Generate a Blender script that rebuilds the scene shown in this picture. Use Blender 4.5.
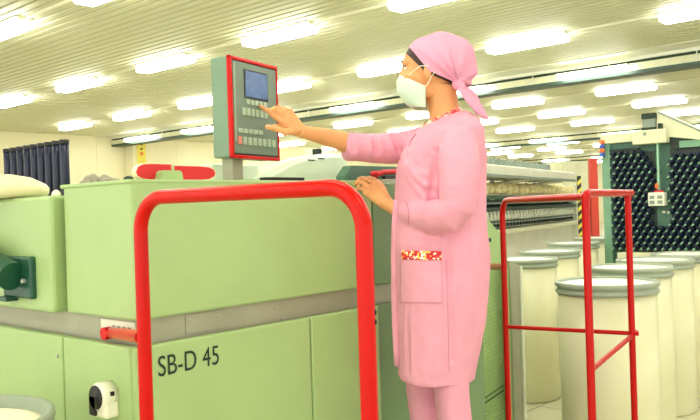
import bpy, bmesh, math, random
import numpy as np
from mathutils import Vector, Matrix, noise
from mathutils.bvhtree import BVHTree
random.seed(7)
PI = math.pi
for o in list(bpy.data.objects): bpy.data.objects.remove(o)
SC = bpy.context.scene
COL = SC.collection

# ------------------------------------------------------------------ camera, world, exposure
CAM_H, FPX = 1.5, 780.0
YAW, PITCH, ROLL = math.radians(41.55), math.radians(-0.1), math.radians(1.8)
F0 = Vector((math.cos(YAW), math.sin(YAW), 0)); R0 = Vector((math.sin(YAW), -math.cos(YAW), 0)); UZ = Vector((0, 0, 1))
CF = math.cos(PITCH)*F0 + math.sin(PITCH)*UZ; CU0 = R0.cross(CF)
CR = math.cos(ROLL)*R0 - math.sin(ROLL)*CU0; CU = math.cos(ROLL)*CU0 + math.sin(ROLL)*R0
CC = Vector((0, 0, CAM_H))
cam = bpy.data.objects.new('camera', bpy.data.cameras.new('camera')); COL.objects.link(cam)
m3 = Matrix((CR, CU, -CF)).transposed()
cam.matrix_world = Matrix.Translation(CC) @ m3.to_4x4()
cam.data.sensor_width = 36; cam.data.lens = FPX/700*36; cam.data.clip_start = 0.05; cam.data.clip_end = 300
SC.camera = cam
w = bpy.data.worlds.new('world'); SC.world = w; w.use_nodes = True
w.node_tree.nodes['Background'].inputs[0].default_value = (1.0, 0.97, 0.88, 1)
w.node_tree.nodes['Background'].inputs[1].default_value = 1.0  # warm fill light added; it enters where the hall has no walls
SC.view_settings.view_transform = 'Standard'; SC.view_settings.look = 'None'
SC.view_settings.gamma = 1; SC.view_settings.use_curve_mapping = False
SC.view_settings.exposure = 1.3
LAMP_STRENGTH = 9.0

# ------------------------------------------------------------------ measuring: picture ray -> point of the place
def ray(px, py): return (px-350)/FPX*CR - (py-210)/FPX*CU + CF
def D(px, py, d): return CC + ray(px, py)*d
def atX(px, py, x): r = ray(px, py); return CC + r*(x/r.x)
def atY(px, py, y): r = ray(px, py); return CC + r*(y/r.y)

# ------------------------------------------------------------------ materials
def lin(c):
    c = c/255.0
    return c/12.92 if c <= 0.04045 else ((c+0.055)/1.055)**2.4
def rgb(r, g, b): return (lin(r), lin(g), lin(b), 1)
MATS = {}
def mat(name, col, rough=0.5, metal=0.0, noise_amt=0.06, noise_scale=6.0, bump=0.0, bump_scale=60.0, spec=0.5, emit=None, estr=0.0, coat=0.0):
    m = bpy.data.materials.new(name); m.use_nodes = True; MATS[name] = m
    nt = m.node_tree; b = nt.nodes['Principled BSDF']
    b.inputs['Roughness'].default_value = rough; b.inputs['Metallic'].default_value = metal
    b.inputs['Specular IOR Level'].default_value = spec; b.inputs['Coat Weight'].default_value = coat
    tc = nt.nodes.new('ShaderNodeTexCoord')
    n = nt.nodes.new('ShaderNodeTexNoise'); n.inputs['Scale'].default_value = noise_scale; n.inputs['Detail'].default_value = 4
    nt.links.new(tc.outputs['Object'], n.inputs['Vector'])
    r = nt.nodes.new('ShaderNodeValToRGB'); c = Vector(col[:3])
    r.color_ramp.elements[0].position = 0.3; r.color_ramp.elements[1].position = 0.7
    r.color_ramp.elements[0].color = (*(c*(1-noise_amt)), 1); r.color_ramp.elements[1].color = (*(c*(1+noise_amt)), 1)
    nt.links.new(n.outputs['Fac'], r.inputs['Fac']); nt.links.new(r.outputs['Color'], b.inputs['Base Color'])
    if bump:
        n2 = nt.nodes.new('ShaderNodeTexNoise'); n2.inputs['Scale'].default_value = bump_scale; n2.inputs['Detail'].default_value = 3
        nt.links.new(tc.outputs['Object'], n2.inputs['Vector'])
        bp = nt.nodes.new('ShaderNodeBump'); bp.inputs['Strength'].default_value = bump; bp.inputs['Distance'].default_value = 0.01
        nt.links.new(n2.outputs['Fac'], bp.inputs['Height']); nt.links.new(bp.outputs['Normal'], b.inputs['Normal'])
    if emit:
        b.inputs['Emission Color'].default_value = emit; b.inputs['Emission Strength'].default_value = estr
    return m
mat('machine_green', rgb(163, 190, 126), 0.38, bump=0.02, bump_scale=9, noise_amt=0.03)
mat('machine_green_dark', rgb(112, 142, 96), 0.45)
mat('band_grey', rgb(160, 160, 138), 0.45, metal=0.2)
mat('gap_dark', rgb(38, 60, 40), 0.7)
mat('rail_red', rgb(200, 12, 2), 0.28, noise_amt=0.05, spec=0.22)
mat('rail_deep_red', rgb(186, 14, 8), 0.28, noise_amt=0.05, spec=0.22)
mat('pad_red', rgb(215, 28, 36), 0.5)
mat('cream_edge', rgb(240, 232, 196), 0.6)
mat('panel_green', rgb(118, 146, 122), 0.45)
mat('face_grey', rgb(112, 130, 114), 0.45)
mat('face_light', rgb(150, 165, 140), 0.45)
mat('key_pale', rgb(172, 190, 168), 0.5)
mat('key_pink', rgb(222, 130, 118), 0.5)
mat('black', rgb(16, 18, 22), 0.45)
mat('ink', rgb(18, 40, 26), 0.6)
mat('screen', rgb(72, 92, 128), 0.2, noise_amt=0.4, noise_scale=16, emit=rgb(70, 98, 140), estr=0.2)
mat('plastic_white', rgb(236, 236, 214), 0.4)
mat('hood_white', rgb(214, 226, 204), 0.35)
mat('switch_green', rgb(72, 112, 92), 0.45)
mat('motor_green', rgb(24, 78, 58), 0.4)
mat('bolt', rgb(200, 200, 190), 0.3, metal=0.8)
mat('tube_blue', rgb(10, 18, 52), 0.35, noise_amt=0.4, noise_scale=18)
mat('lid_cream', rgb(228, 220, 176), 0.45)
mat('lint', rgb(160, 155, 135), 0.95, noise_amt=0.3, noise_scale=40, bump=0.8)
mat('can_body', rgb(222, 220, 182), 0.32, noise_amt=0.025, noise_scale=3)
mat('can_rim', rgb(152, 164, 144), 0.4)
mat('can_lid', rgb(244, 244, 228), 0.4)
mat('sliver', rgb(240, 236, 205), 0.95, bump=0.7, bump_scale=40)
mat('creel_green', rgb(66, 108, 88), 0.5)
mat('creel_pale', rgb(112, 156, 126), 0.5)
mat('bobbin_dark', rgb(17, 30, 52), 0.4, noise_amt=0.5, noise_scale=30)
mat('guide', rgb(150, 195, 165), 0.4, metal=0.3)
mat('beige_metal', rgb(212, 212, 176), 0.45)
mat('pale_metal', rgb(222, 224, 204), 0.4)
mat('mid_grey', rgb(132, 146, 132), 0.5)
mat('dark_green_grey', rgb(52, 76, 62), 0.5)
mat('yarn', rgb(238, 226, 172), 0.9, noise_amt=0.12, noise_scale=30, bump=0.6, bump_scale=80)
mat('cop_white', rgb(215, 222, 196), 0.7)
mat('spindle_dark', rgb(28, 44, 34), 0.5)
mat('blue_plastic', rgb(60, 90, 170), 0.4)
mat('orange_plastic', rgb(240, 110, 50), 0.4)
mat('pink', rgb(228, 158, 180), 0.85, noise_amt=0.06, noise_scale=9, bump=0.6, bump_scale=16, spec=0.2)
mat('pink_scarf', rgb(228, 158, 186), 0.85, noise_amt=0.05, noise_scale=12, bump=0.5, bump_scale=22, spec=0.2)
mat('pink_seam', rgb(196, 116, 138), 0.9, spec=0.2)
mat('skin', rgb(224, 160, 106), 0.55, noise_amt=0.06, noise_scale=12, bump=0.05, bump_scale=50, spec=0.35)
mat('nail', rgb(240, 190, 160), 0.3)
mat('hair', rgb(52, 22, 20), 0.5, noise_amt=0.4, noise_scale=60)
mat('mask_cloth', rgb(206, 228, 208), 0.85, bump=0.1, spec=0.2)
mat('eye_white', rgb(235, 232, 224), 0.2)
mat('iris', rgb(60, 40, 28), 0.2)
mat('shoe', rgb(235, 230, 220), 0.5)
mat('wall_paint', rgb(236, 229, 192), 0.8, noise_amt=0.02, noise_scale=0.6)
mat('lamp_on', rgb(255, 253, 240), 0.5, emit=(1, 0.985, 0.93, 1), estr=LAMP_STRENGTH)
mat('lamp_body', rgb(232, 230, 205), 0.5)

def patterned(name, cols, scale):
    m = bpy.data.materials.new(name); m.use_nodes = True; MATS[name] = m
    nt = m.node_tree; b = nt.nodes['Principled BSDF']; b.inputs['Roughness'].default_value = 0.85
    tc = nt.nodes.new('ShaderNodeTexCoord'); v = nt.nodes.new('ShaderNodeTexVoronoi'); v.inputs['Scale'].default_value = scale
    nt.links.new(tc.outputs['Object'], v.inputs['Vector'])
    s = nt.nodes.new('ShaderNodeSeparateColor'); nt.links.new(v.outputs['Color'], s.inputs[0])
    r = nt.nodes.new('ShaderNodeValToRGB'); r.color_ramp.interpolation = 'CONSTANT'
    e = r.color_ramp.elements; e[0].color = cols[0][1]; e[0].position = 0; e[1].position = cols[1][0]; e[1].color = cols[1][1]
    for p, c in cols[2:]: x = e.new(p); x.color = c
    nt.links.new(s.outputs[0], r.inputs['Fac']); nt.links.new(r.outputs['Color'], b.inputs['Base Color'])
patterned('floral', [(0, rgb(205, 30, 48)), (0.5, rgb(232, 60, 50)), (0.62, rgb(245, 200, 90)), (0.8, rgb(252, 240, 226))], 130)
patterned('floral_neck', [(0, rgb(226, 130, 120)), (0.4, rgb(205, 60, 60)), (0.6, rgb(240, 205, 130)), (0.8, rgb(252, 240, 220))], 75)

def grid_material(name, base, line, width_vec, period, rough):
    # thin joints every period metres along the given axis
    m = bpy.data.materials.new(name); m.use_nodes = True; MATS[name] = m
    nt = m.node_tree; b = nt.nodes['Principled BSDF']; b.inputs['Roughness'].default_value = rough
    tc = nt.nodes.new('ShaderNodeTexCoord'); br = nt.nodes.new('ShaderNodeTexBrick')
    br.offset = 0; br.inputs['Color1'].default_value = base; br.inputs['Color2'].default_value = (*[c*0.96 for c in base[:3]], 1)
    br.inputs['Mortar'].default_value = line; br.inputs['Mortar Size'].default_value = 0.01
    br.inputs['Brick Width'].default_value = period[0]; br.inputs['Row Height'].default_value = period[1]; br.inputs['Scale'].default_value = 1
    nt.links.new(tc.outputs['Object'], br.inputs['Vector']); nt.links.new(br.outputs['Color'], b.inputs['Base Color'])
grid_material('floor_tile', rgb(205, 202, 172), rgb(150, 148, 125), None, (0.6, 0.6), 0.3)

# ------------------------------------------------------------------ mesh helpers
class MB:
    """collects shapes; build() links them as one mesh object"""
    def __init__(s): s.v = []; s.f = []; s.mi = []; s.sm = []; s.mats = []; s.cur = 0
    def use(s, m):
        if m not in s.mats: s.mats.append(m)
        s.cur = s.mats.index(m); return s
    def add(s, vs, fs, smooth=False, M=None):
        b = len(s.v)
        for p in vs:
            p = Vector(p); s.v.append(M @ p if M else p)
        for f in fs: s.f.append([i+b for i in f]); s.mi.append(s.cur); s.sm.append(smooth)
        return s
    def box(s, lo, hi, M=None, bev=0.0):
        x0, y0, z0 = lo; x1, y1, z1 = hi
        if bev <= 0:
            vs = [(x, y, z) for x in (x0, x1) for y in (y0, y1) for z in (z0, z1)]
            return s.add(vs, [(0, 1, 3, 2), (4, 6, 7, 5), (0, 4, 5, 1), (2, 3, 7, 6), (0, 2, 6, 4), (1, 5, 7, 3)], False, M)
        bm = bmesh.new(); bmesh.ops.create_cube(bm, size=1)
        for v in bm.verts: v.co = Vector(((x0+x1)/2+v.co.x*(x1-x0), (y0+y1)/2+v.co.y*(y1-y0), (z0+z1)/2+v.co.z*(z1-z0)))
        bmesh.ops.bevel(bm, geom=bm.edges[:], offset=bev, segments=2, affect='EDGES', profile=0.5)
        return s.bm(bm, M)
    def bm(s, bm, M=None, smooth=False):
        bm.verts.index_update()
        s.add([v.co.copy() for v in bm.verts], [[v.index for v in f.verts] for f in bm.faces], smooth, M); bm.free(); return s
    def tube(s, pts, r, seg=12, cap=True, M=None):
        pts = [Vector(p) for p in pts]; n = len(pts)
        rs = r if isinstance(r, (list, tuple)) else [r]*n
        t0 = (pts[1]-pts[0]).normalized(); up = Vector((0, 0, 1)) if abs(t0.z) < 0.9 else Vector((1, 0, 0))
        a = t0.cross(up).normalized(); vs = []; fs = []
        for i, p in enumerate(pts):
            t = ((pts[min(i+1, n-1)]-pts[i]).normalized() + (pts[i]-pts[max(i-1, 0)]).normalized()).normalized()
            a = (a - t*a.dot(t)).normalized(); b = t.cross(a)
            for k in range(seg):
                th = 2*PI*k/seg; vs.append(p + (a*math.cos(th)+b*math.sin(th))*rs[i])
        for i in range(n-1):
            for k in range(seg): fs.append((i*seg+k, i*seg+(k+1) % seg, (i+1)*seg+(k+1) % seg, (i+1)*seg+k))
        s.add(vs, fs, True, M)
        if cap:
            s.add(vs[:seg], [list(range(seg))[::-1]], False, M); s.add(vs[-seg:], [list(range(seg))], False, M)
        return s
    def loft(s, rings, cap=True, M=None, smooth=True):
        k = len(rings[0]); vs = [p for r in rings for p in r]; fs = []
        for i in range(len(rings)-1):
            for j in range(k): fs.append((i*k+j, i*k+(j+1) % k, (i+1)*k+(j+1) % k, (i+1)*k+j))
        if cap: fs.append(list(range(k))[::-1]); fs.append([(len(rings)-1)*k+j for j in range(k)])
        return s.add(vs, fs, smooth, M)
    def lathe(s, prof, seg=24, M=None, smooth=True):
        # prof: list of (r, z)
        rings = [[(r*math.cos(2*PI*k/seg), r*math.sin(2*PI*k/seg), z) for k in range(seg)] for r, z in prof]
        return s.loft(rings, True, M, smooth)
    def ball(s, c, rad, M=None, seg=16, rings=10, rot=None):
        c = Vector(c); rad = Vector(rad) if not isinstance(rad, (int, float)) else Vector((rad,)*3)
        vs = []; fs = []
        R = rot or Matrix.Identity(3)
        for i in range(rings+1):
            ph = PI*i/rings
            for k in range(seg):
                th = 2*PI*k/seg
                vs.append(c + R @ Vector((rad.x*math.sin(ph)*math.cos(th), rad.y*math.sin(ph)*math.sin(th), rad.z*math.cos(ph))))
        for i in range(rings):
            for k in range(seg): fs.append((i*seg+k, (i+1)*seg+k, (i+1)*seg+(k+1) % seg, i*seg+(k+1) % seg))
        return s.add(vs, fs, True, M)
    def prism(s, pts, z0, z1, M=None, axes='xz'):
        # outline in two axes, extruded along the third
        n = len(pts)
        def P3(p, t): return (p[0], t, p[1]) if axes == 'xz' else ((t, p[0], p[1]) if axes == 'yz' else (p[0], p[1], t))
        vs = [P3(p, z0) for p in pts] + [P3(p, z1) for p in pts]
        fs = [list(range(n)), list(range(n, 2*n))[::-1]] + [(i, (i+1) % n, n+(i+1) % n, n+i) for i in range(n)]
        return s.add(vs, fs, False, M)
    def mesh(s, name, m=None, weld=False):
        me = bpy.data.meshes.new(name); me.from_pydata([tuple(p) for p in s.v], [], s.f)
        if m is not None: me.materials.append(MATS[m])
        else:
            for q in s.mats: me.materials.append(MATS[q])
            me.polygons.foreach_set('material_index', s.mi)
        me.polygons.foreach_set('use_smooth', s.sm)
        bm = bmesh.new(); bm.from_mesh(me)
        if weld: bmesh.ops.remove_doubles(bm, verts=bm.verts[:], dist=1e-5)
        bmesh.ops.recalc_face_normals(bm, faces=bm.faces[:]); bm.to_mesh(me); bm.free()
        me.update(); return me
    def build(s, name, m=None, parent=None, weld=False):
        """world coordinates; origin moved to the shape's base centre when top-level"""
        o = bpy.data.objects.new(name, s.mesh(name, m, weld)); COL.objects.link(o)
        if parent is not None:
            o.parent = parent; o.matrix_parent_inverse = parent.matrix_world.inverted()
        else:
            vs = np.array([tuple(p) for p in s.v]); c = Vector(((vs[:, 0].min()+vs[:, 0].max())/2, (vs[:, 1].min()+vs[:, 1].max())/2, vs[:, 2].min()))
            o.data.transform(Matrix.Translation(-c)); o.location = c
        return o
def tag(o, label=None, cat=None, group=None, kind=None):
    if label: o['label'] = label
    if cat: o['category'] = cat
    if group: o['group'] = group
    if kind: o['kind'] = kind
    return o
def empty(name, loc, label, cat, group=None, rz=0):
    o = bpy.data.objects.new(name, None); COL.objects.link(o); o.location = loc; o.rotation_euler = (0, 0, rz)
    o.empty_display_size = 0.1
    o.matrix_world = Matrix.Translation(Vector(loc)) @ Matrix.Rotation(rz, 4, 'Z')
    return tag(o, label, cat, group)
def copy_tree(o, parent=None):
    c = o.copy(); COL.objects.link(c); c.parent = parent
    for ch in o.children: copy_tree(ch, c)
    return c
def fillet(pts, rad, n=8):
    pts = [Vector(p) for p in pts]; out = [pts[0]]
    for i in range(1, len(pts)-1):
        a = (pts[i-1]-pts[i]); b = (pts[i+1]-pts[i]); an = a.normalized(); bn = b.normalized()
        ang = an.angle(bn); t = min(rad/math.tan(ang/2), a.length*0.49, b.length*0.49); r = t*math.tan(ang/2)
        cen = pts[i] + (an+bn).normalized()*(r/math.sin(ang/2)); p0 = pts[i]+an*t; p1 = pts[i]+bn*t
        u = (p0-cen); v = (p1-cen); tot = u.angle(v)
        for k in range(n+1):
            q = k/n; out.append(cen + (u*math.sin((1-q)*tot)+v*math.sin(q*tot))/math.sin(tot))
    out.append(pts[-1]); return out
def frame(origin, ex, ey=None):
    ex = Vector(ex).normalized(); ez = Vector((0, 0, 1)); ey = ez.cross(ex)
    M = Matrix((ex, ey, ez)).transposed().to_4x4(); M.translation = Vector(origin); return M

# ------------------------------------------------------------------ the hall
CEIL = 4.0; WY = 22.0; XE = 62.0
b = MB(); b.box((-6, -14, -0.1), (XE, WY, 0)); tag(b.build('floor', 'floor_tile'), kind='structure')
mat('ceil_panel', rgb(206, 206, 172), 0.55, noise_amt=0.03, noise_scale=1.2)
mat('ceil_joint', rgb(172, 170, 136), 0.6)
b = MB()                                                    # long ribbed metal boards running away along y
pitch = 0.15; x = -6.0; prof = []
while x < XE:
    prof += [(x, CEIL+0.012), (x+0.03, CEIL+0.012), (x+0.04, CEIL), (x+pitch-0.01, CEIL)]; x += pitch
prof_pts = [(px_, pz_) for px_, pz_ in prof]
n = len(prof_pts); vs = [(p[0], -14, p[1]) for p in prof_pts] + [(p[0], WY, p[1]) for p in prof_pts]
b.use('ceil_panel')
for i in range(n-1):
    b.use('ceil_joint' if i % 4 == 0 else 'ceil_panel')
    b.add([vs[i], vs[i+1], vs[n+i+1], vs[n+i]], [(0, 1, 2, 3)])
b.use('ceil_panel'); b.box((-6, -14, CEIL+0.04), (XE, WY, CEIL+0.1))
tag(b.build('ceiling'), kind='structure')
b = MB(); b.box((-6, WY, 0), (XE, WY+0.2, CEIL+0.1))
for i in range(22): b.box((-5+i*3, WY-0.015, 0), (-4.98+i*3, WY, CEIL))
tag(b.build('wall_back', 'wall_paint'), kind='structure')
b = MB(); b.box((XE, -14, 0), (XE+0.2, WY, CEIL+0.1)); tag(b.build('wall_far_end', 'wall_paint'), kind='structure')
b = MB(); b.box((13.97, 21.5, 0), (14.75, 21.98, CEIL-0.02), bev=0.02); b.box((13.9, 21.44, 0), (14.82, 21.98, 0.15)); tag(b.build('trim_1', 'wall_paint'), kind='structure')

# steel beams across the boards, each with a cable tray hanging below
for k, bx in enumerate((13.5, 26.6, 39.8)):
    b = MB().use('pale_metal')
    b.box((bx-0.02, -14, CEIL-0.07), (bx+0.34, WY-0.02, CEIL)); b.box((bx-0.55, -14, CEIL-0.012), (bx-0.02, WY-0.02, CEIL-0.001))
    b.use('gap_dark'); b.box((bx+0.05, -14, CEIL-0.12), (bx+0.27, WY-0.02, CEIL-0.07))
    tag(b.build('trim_%d' % (k+2)), kind='structure')
    t = empty('cable_tray', (bx+0.1, 4, CEIL-0.31), 'grey metal cable tray hanging under the %s ceiling beam from the camera' % ('first', 'second', 'third')[k], 'cable tray')
    b = MB().use('beige_metal'); b.box((bx, -13.9, CEIL-0.25), (bx+0.32, WY-0.1, CEIL-0.12))
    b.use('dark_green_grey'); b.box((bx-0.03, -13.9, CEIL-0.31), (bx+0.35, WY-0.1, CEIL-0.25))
    b.build('tray', None, t)
    for q in range(14):
        c = MB(); yy = 1.2+q*1.5; c.tube([(bx-0.01, yy, CEIL-0.25), (bx-0.01, yy, CEIL-0.07)], 0.012, 6); c.build('hanger', 'pale_metal', t)

# ceiling lamps
def lamp_proto():
    t = empty('fluorescent_lamp', (0, 0, 0), 'lamp', 'ceiling lamp')
    b = MB(); b.prism([(-0.10, 0.13), (0.10, 0.13), (0.14, 0.11), (-0.14, 0.11)], -0.66, 0.66, axes='xz'); b.build('housing', 'lamp_body', t)
    b = MB(); b.box((-0.135, -0.65, 0.0), (0.135, 0.65, 0.112), bev=0.035); b.build('diffuser', 'lamp_on', t)
    for s in (-1, 1):
        c = MB(); c.box((-0.10, s*0.665-0.012, 0.085), (0.10, s*0.665+0.012, 0.125), bev=0.004); c.build('end_cap', 'lamp_body', t)
    return t
ROWS = [(-1.8, 7.35, 0), (1.4, 7.35, 0), (4.62, 7.35, 0), (7.5, 7.86, 0), (10.75, 8.50, 0), (13.47, 11.65, 1), (17.0, 9.50, 0), (20.0, 9.85, 0), (23.0, 10.3, 0),
        (26.57, 10.8, 1), (29.7, 11.9, 0), (32.8, 11.3, 0), (36.0, 12.0, 0), (39.77, 11.5, 1), (43.2, 12, 0), (46.5, 12, 0), (50, 12, 0), (54, 12, 0), (58, 12, 0)]
ORD = ['first', 'second', 'third', 'fourth', 'fifth', 'sixth', 'seventh', 'eighth', 'ninth', 'tenth', 'eleventh', 'twelfth', 'thirteenth', 'fourteenth', 'fifteenth', 'sixteenth', 'seventeenth', 'eighteenth', 'nineteenth', 'twentieth']
def project(p):
    d = Vector(p)-CC; f = d.dot(CF)
    return (350+FPX*d.dot(CR)/f, 210-FPX*d.dot(CU)/f, f) if f > 0.1 else (-999, -999, f)
proto = None; rowname = 0
for ri, (rx, y0, beam) in enumerate(ROWS):
    per = 2.85 if beam else 2.68
    ys = sorted(y0+per*k for k in range(-9, 9) if -4.5 < y0+per*k < WY-0.9)
    vis = []
    for yy in ys:
        px, py, f = project((rx, yy, CEIL-0.1)); seen = f > 0 and -60 < px < 760 and -45 < py
        if seen or (rx < 12 and yy < 12): vis.append((yy, px, seen))
    if any(v[2] for v in vis): rowname += 1
    cnt = 0
    for yy, px, seen in sorted(vis, key=lambda v: v[1]):
        if proto is None: proto = lamp_proto(); o = proto
        else: o = copy_tree(proto)
        zl = CEIL-0.245 if beam else CEIL-0.13
        o.location = (rx if not beam else rx-0.12, yy, zl)
        if beam: o.scale = (0.7, 1, 0.75)
        o['group'] = 'fluorescent lamps on the ceiling'
        if seen:
            cnt += 1
            o['label'] = 'lit ceiling lamp, %s from the left in the %s lamp row from the camera' % (ORD[cnt-1], ORD[rowname-1])
        else: o['label'] = 'lit white fluorescent lamp overhead outside the picture'; o['group'] = 'lamps overhead nearest the camera'
    if not beam:
        b = MB(); b.box((rx-0.02, -6, CEIL-0.025), (rx+0.02, WY-0.05, CEIL)); tag(b.build('cable_trunking', 'lamp_body'), 'thin pale trunking strip joining the lamps of the %s row' % ORD[max(rowname-1, 0)] if rowname else 'thin pale trunking strip overhead in row %s before the picture' % ORD[ri], 'trunking', None)

# ------------------------------------------------------------------ machine in front
MX, MY, MTOP, MUB, MLT = 1.266, 1.963, 1.605, 1.194, 1.12
MXE = 3.12
mc = empty('drawing_machine', (MX+0.5, MY+0.4, 0), 'large light green textile machine with grey band and SB-D 45 lettering', 'machine')
b = MB(); b.box((MX+0.004, MY+0.004, 0.0), (MXE, 4.6, MLT-0.02)); b.build('base_body', 'gap_dark', mc)
def panel(name, lo, hi, m='machine_green', bev=0.006): c = MB(); c.box(lo, hi, bev=bev); return c.build(name, m, mc)
# lower cabinet doors: right face (facing -y) split at x=1.966; left face (facing -x) split at y=2.38
xs = 1.966; ys_ = 2.352
panel('door', (MX+0.006, MY-0.018, 0.08), (xs-0.003, MY+0.01, MLT)); panel('door', (xs+0.003, MY-0.018, 0.08), (2.345, MY+0.01, MLT))
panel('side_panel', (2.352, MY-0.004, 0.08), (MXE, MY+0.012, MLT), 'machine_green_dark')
panel('corner_post', (MX-0.012, MY-0.012, 0.06), (MX+0.05, MY+0.05, MLT-0.004))
sd = panel('door', (MX-0.018, MY+0.008, 0.08), (MX+0.01, ys_-0.003, MLT)); sd2 = panel('door', (MX-0.018, ys_+0.003, 0.08), (MX+0.01, 4.6, MLT))
c = MB(); c.lathe([(0.006, 0), (0.006, 0.004), (0.004, 0.006)], 10, M=Matrix.Translation((MX-0.018, 2.385, 1.055)) @ Matrix.Rotation(-PI/2, 4, 'Y')); c.build('lock', 'bolt', sd2)
# recessed grey band
b = MB(); b.box((MX+0.02, MY+0.02, MLT-0.02), (MXE, 4.6, MUB+0.02)); b.build('grey_band', 'band_grey', mc)
pl = MB(); pl.box((MX+0.0168, MY+0.03, 1.128), (MX+0.0205, MY+0.215, 1.186), bev=0.001); pl = pl.build('label_plate', 'pale_metal', mc)
c = MB()
for q in range(4): c.box((MX+0.0160, MY+0.05+q*0.028, 1.165), (MX+0.0170, MY+0.066+q*0.028, 1.170))
c.box((MX+0.0160, MY+0.15, 1.14), (MX+0.0170, MY+0.165, 1.152)); c.build('print_marks', 'mid_grey', pl)
pl = MB(); pl.box((1.455, MY+0.0165, 1.128), (1.60, MY+0.0205, 1.188), bev=0.001); pl = pl.build('cover_plate', 'band_grey', mc)
for xx, zz in ((1.468, 1.172), (1.58, 1.172), (1.83, 1.165), (1.86, 1.13)):
    c = MB(); c.ball((xx, MY+0.016, zz), 0.0045, seg=8, rings=6); c.build('rivet', 'bolt', mc)
# upper cover
b = MB(); b.box((MX, MY, MUB), (2.345, 2.352, MTOP-0.004), bev=0.008); b.build('upper_cover', 'machine_green', mc)
b = MB(); b.box((MX-0.006, MY-0.002, MTOP-0.012), (2.35, 2.362, MTOP), bev=0.004); b.build('cover_top', 'machine_green', mc)
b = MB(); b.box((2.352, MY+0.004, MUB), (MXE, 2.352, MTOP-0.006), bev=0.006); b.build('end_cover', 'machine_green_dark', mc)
b = MB(); b.box((MX+0.03, 2.352, MUB), (MXE, 2.374, MTOP-0.05)); b.build('gap_shade_strip', 'gap_dark', mc)  # dark colour paints the shadow in the gap between the covers
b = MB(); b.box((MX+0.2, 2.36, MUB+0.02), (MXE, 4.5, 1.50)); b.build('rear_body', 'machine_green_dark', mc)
lm = MB(); lm.box((1.232, 2.374, MUB), (2.3, 4.55, 1.572), bev=0.012); lm = lm.build('side_cover', 'machine_green', mc)
# motor bracket on the side cover
bx0 = 1.232
A = atX(29, 260, 1.212); B_ = atX(7, 297, 1.212)
c = MB(); c.box((1.212, A.y-0.005, B_.z), (bx0+0.01, B_.y+0.03, A.z+0.01), bev=0.008); br = c.build('motor_bracket', 'motor_green', mc)
a0 = atX(10, 277, 1.17); hx = MB()
hx.tube([a0+Vector((0.012, 0.01, 0.0)), a0+Vector((-0.02, 0.46, 0.13))], 0.048, 20)
hx.build('drive_housing', 'motor_green', br)
c = MB(); q = atX(25, 281, 1.212); c.lathe([(0.009, 0), (0.009, 0.012), (0.006, 0.014)], 6, M=Matrix.Translation(q) @ Matrix.Rotation(-PI/2, 4, 'Y'), smooth=False); c.build('bolt_head', 'bolt', br)
c = MB(); q = atX(33, 274, 1.228); c.ball(q, 0.006, seg=8, rings=6); c.build('screw', 'black', mc)
c = MB(); c.box((1.19, B_.y-0.04, B_.z-0.012), (bx0+0.01, B_.y+0.03, B_.z+0.002)); c.build('flange', 'motor_green', br)
# rotary switch housing
q = atX(98.5, 400, MX-0.06); q.y -= 0.0
SWX = Matrix.Rotation(-PI/2, 4, 'Y')
c = MB(); c.lathe([(0.043, 0), (0.043, 0.042), (0.039, 0.050)], 32, M=Matrix.Translation((MX-0.016, q.y, q.z+0.008)) @ SWX)
c.box((MX-0.062, q.y-0.040, q.z-0.052), (MX-0.016, q.y+0.036, q.z+0.006), bev=0.008); sw = c.build('rotary_switch', 'plastic_white', mc)
c = MB(); c.lathe([(0.035, 0), (0.035, 0.003)], 32, M=Matrix.Translation((MX-0.066, q.y+0.003, q.z+0.008)) @ SWX)
c.box((MX-0.069, q.y+0.006, q.z-0.046), (MX-0.062, q.y+0.038, q.z+0.008)); c.build('switch_knob', 'black', sw)
c = MB(); c.box((MX-0.046, q.y-0.0445, q.z+0.014), (MX-0.034, q.y-0.036, q.z+0.026)); c.build('mark', 'black', sw)
# lettering
cu = bpy.data.curves.new('lettering', 'FONT'); cu.body = 'SB-D 45'; cu.size = 1; cu.extrude = 0.01
tmp = bpy.data.objects.new('lettering_tmp', cu); COL.objects.link(tmp)
dg = bpy.context.evaluated_depsgraph_get(); me = bpy.data.meshes.new_from_object(tmp.evaluated_get(dg)); bpy.data.objects.remove(tmp)
vs = np.array([v.co[:] for v in me.vertices]); mn, mx = vs.min(0), vs.max(0)
T0 = atY(158.5, 377, MY-0.019); T1 = atY(219, 366, MY-0.019); hgt = 0.060
for v in me.vertices:
    v.co = Vector((T0.x+(v.co.x-mn[0])/(mx[0]-mn[0])*(T1.x-T0.x), MY-0.0195-(v.co.z-mn[2])*0.02, T0.z+0.0+(v.co.y-mn[1])/(mx[1]-mn[1])*hgt))
me.materials.clear(); me.materials.append(MATS['ink'])
lt = bpy.data.objects.new('lettering', me); COL.objects.link(lt); lt.parent = mc; lt.matrix_parent_inverse = mc.matrix_world.inverted()
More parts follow.
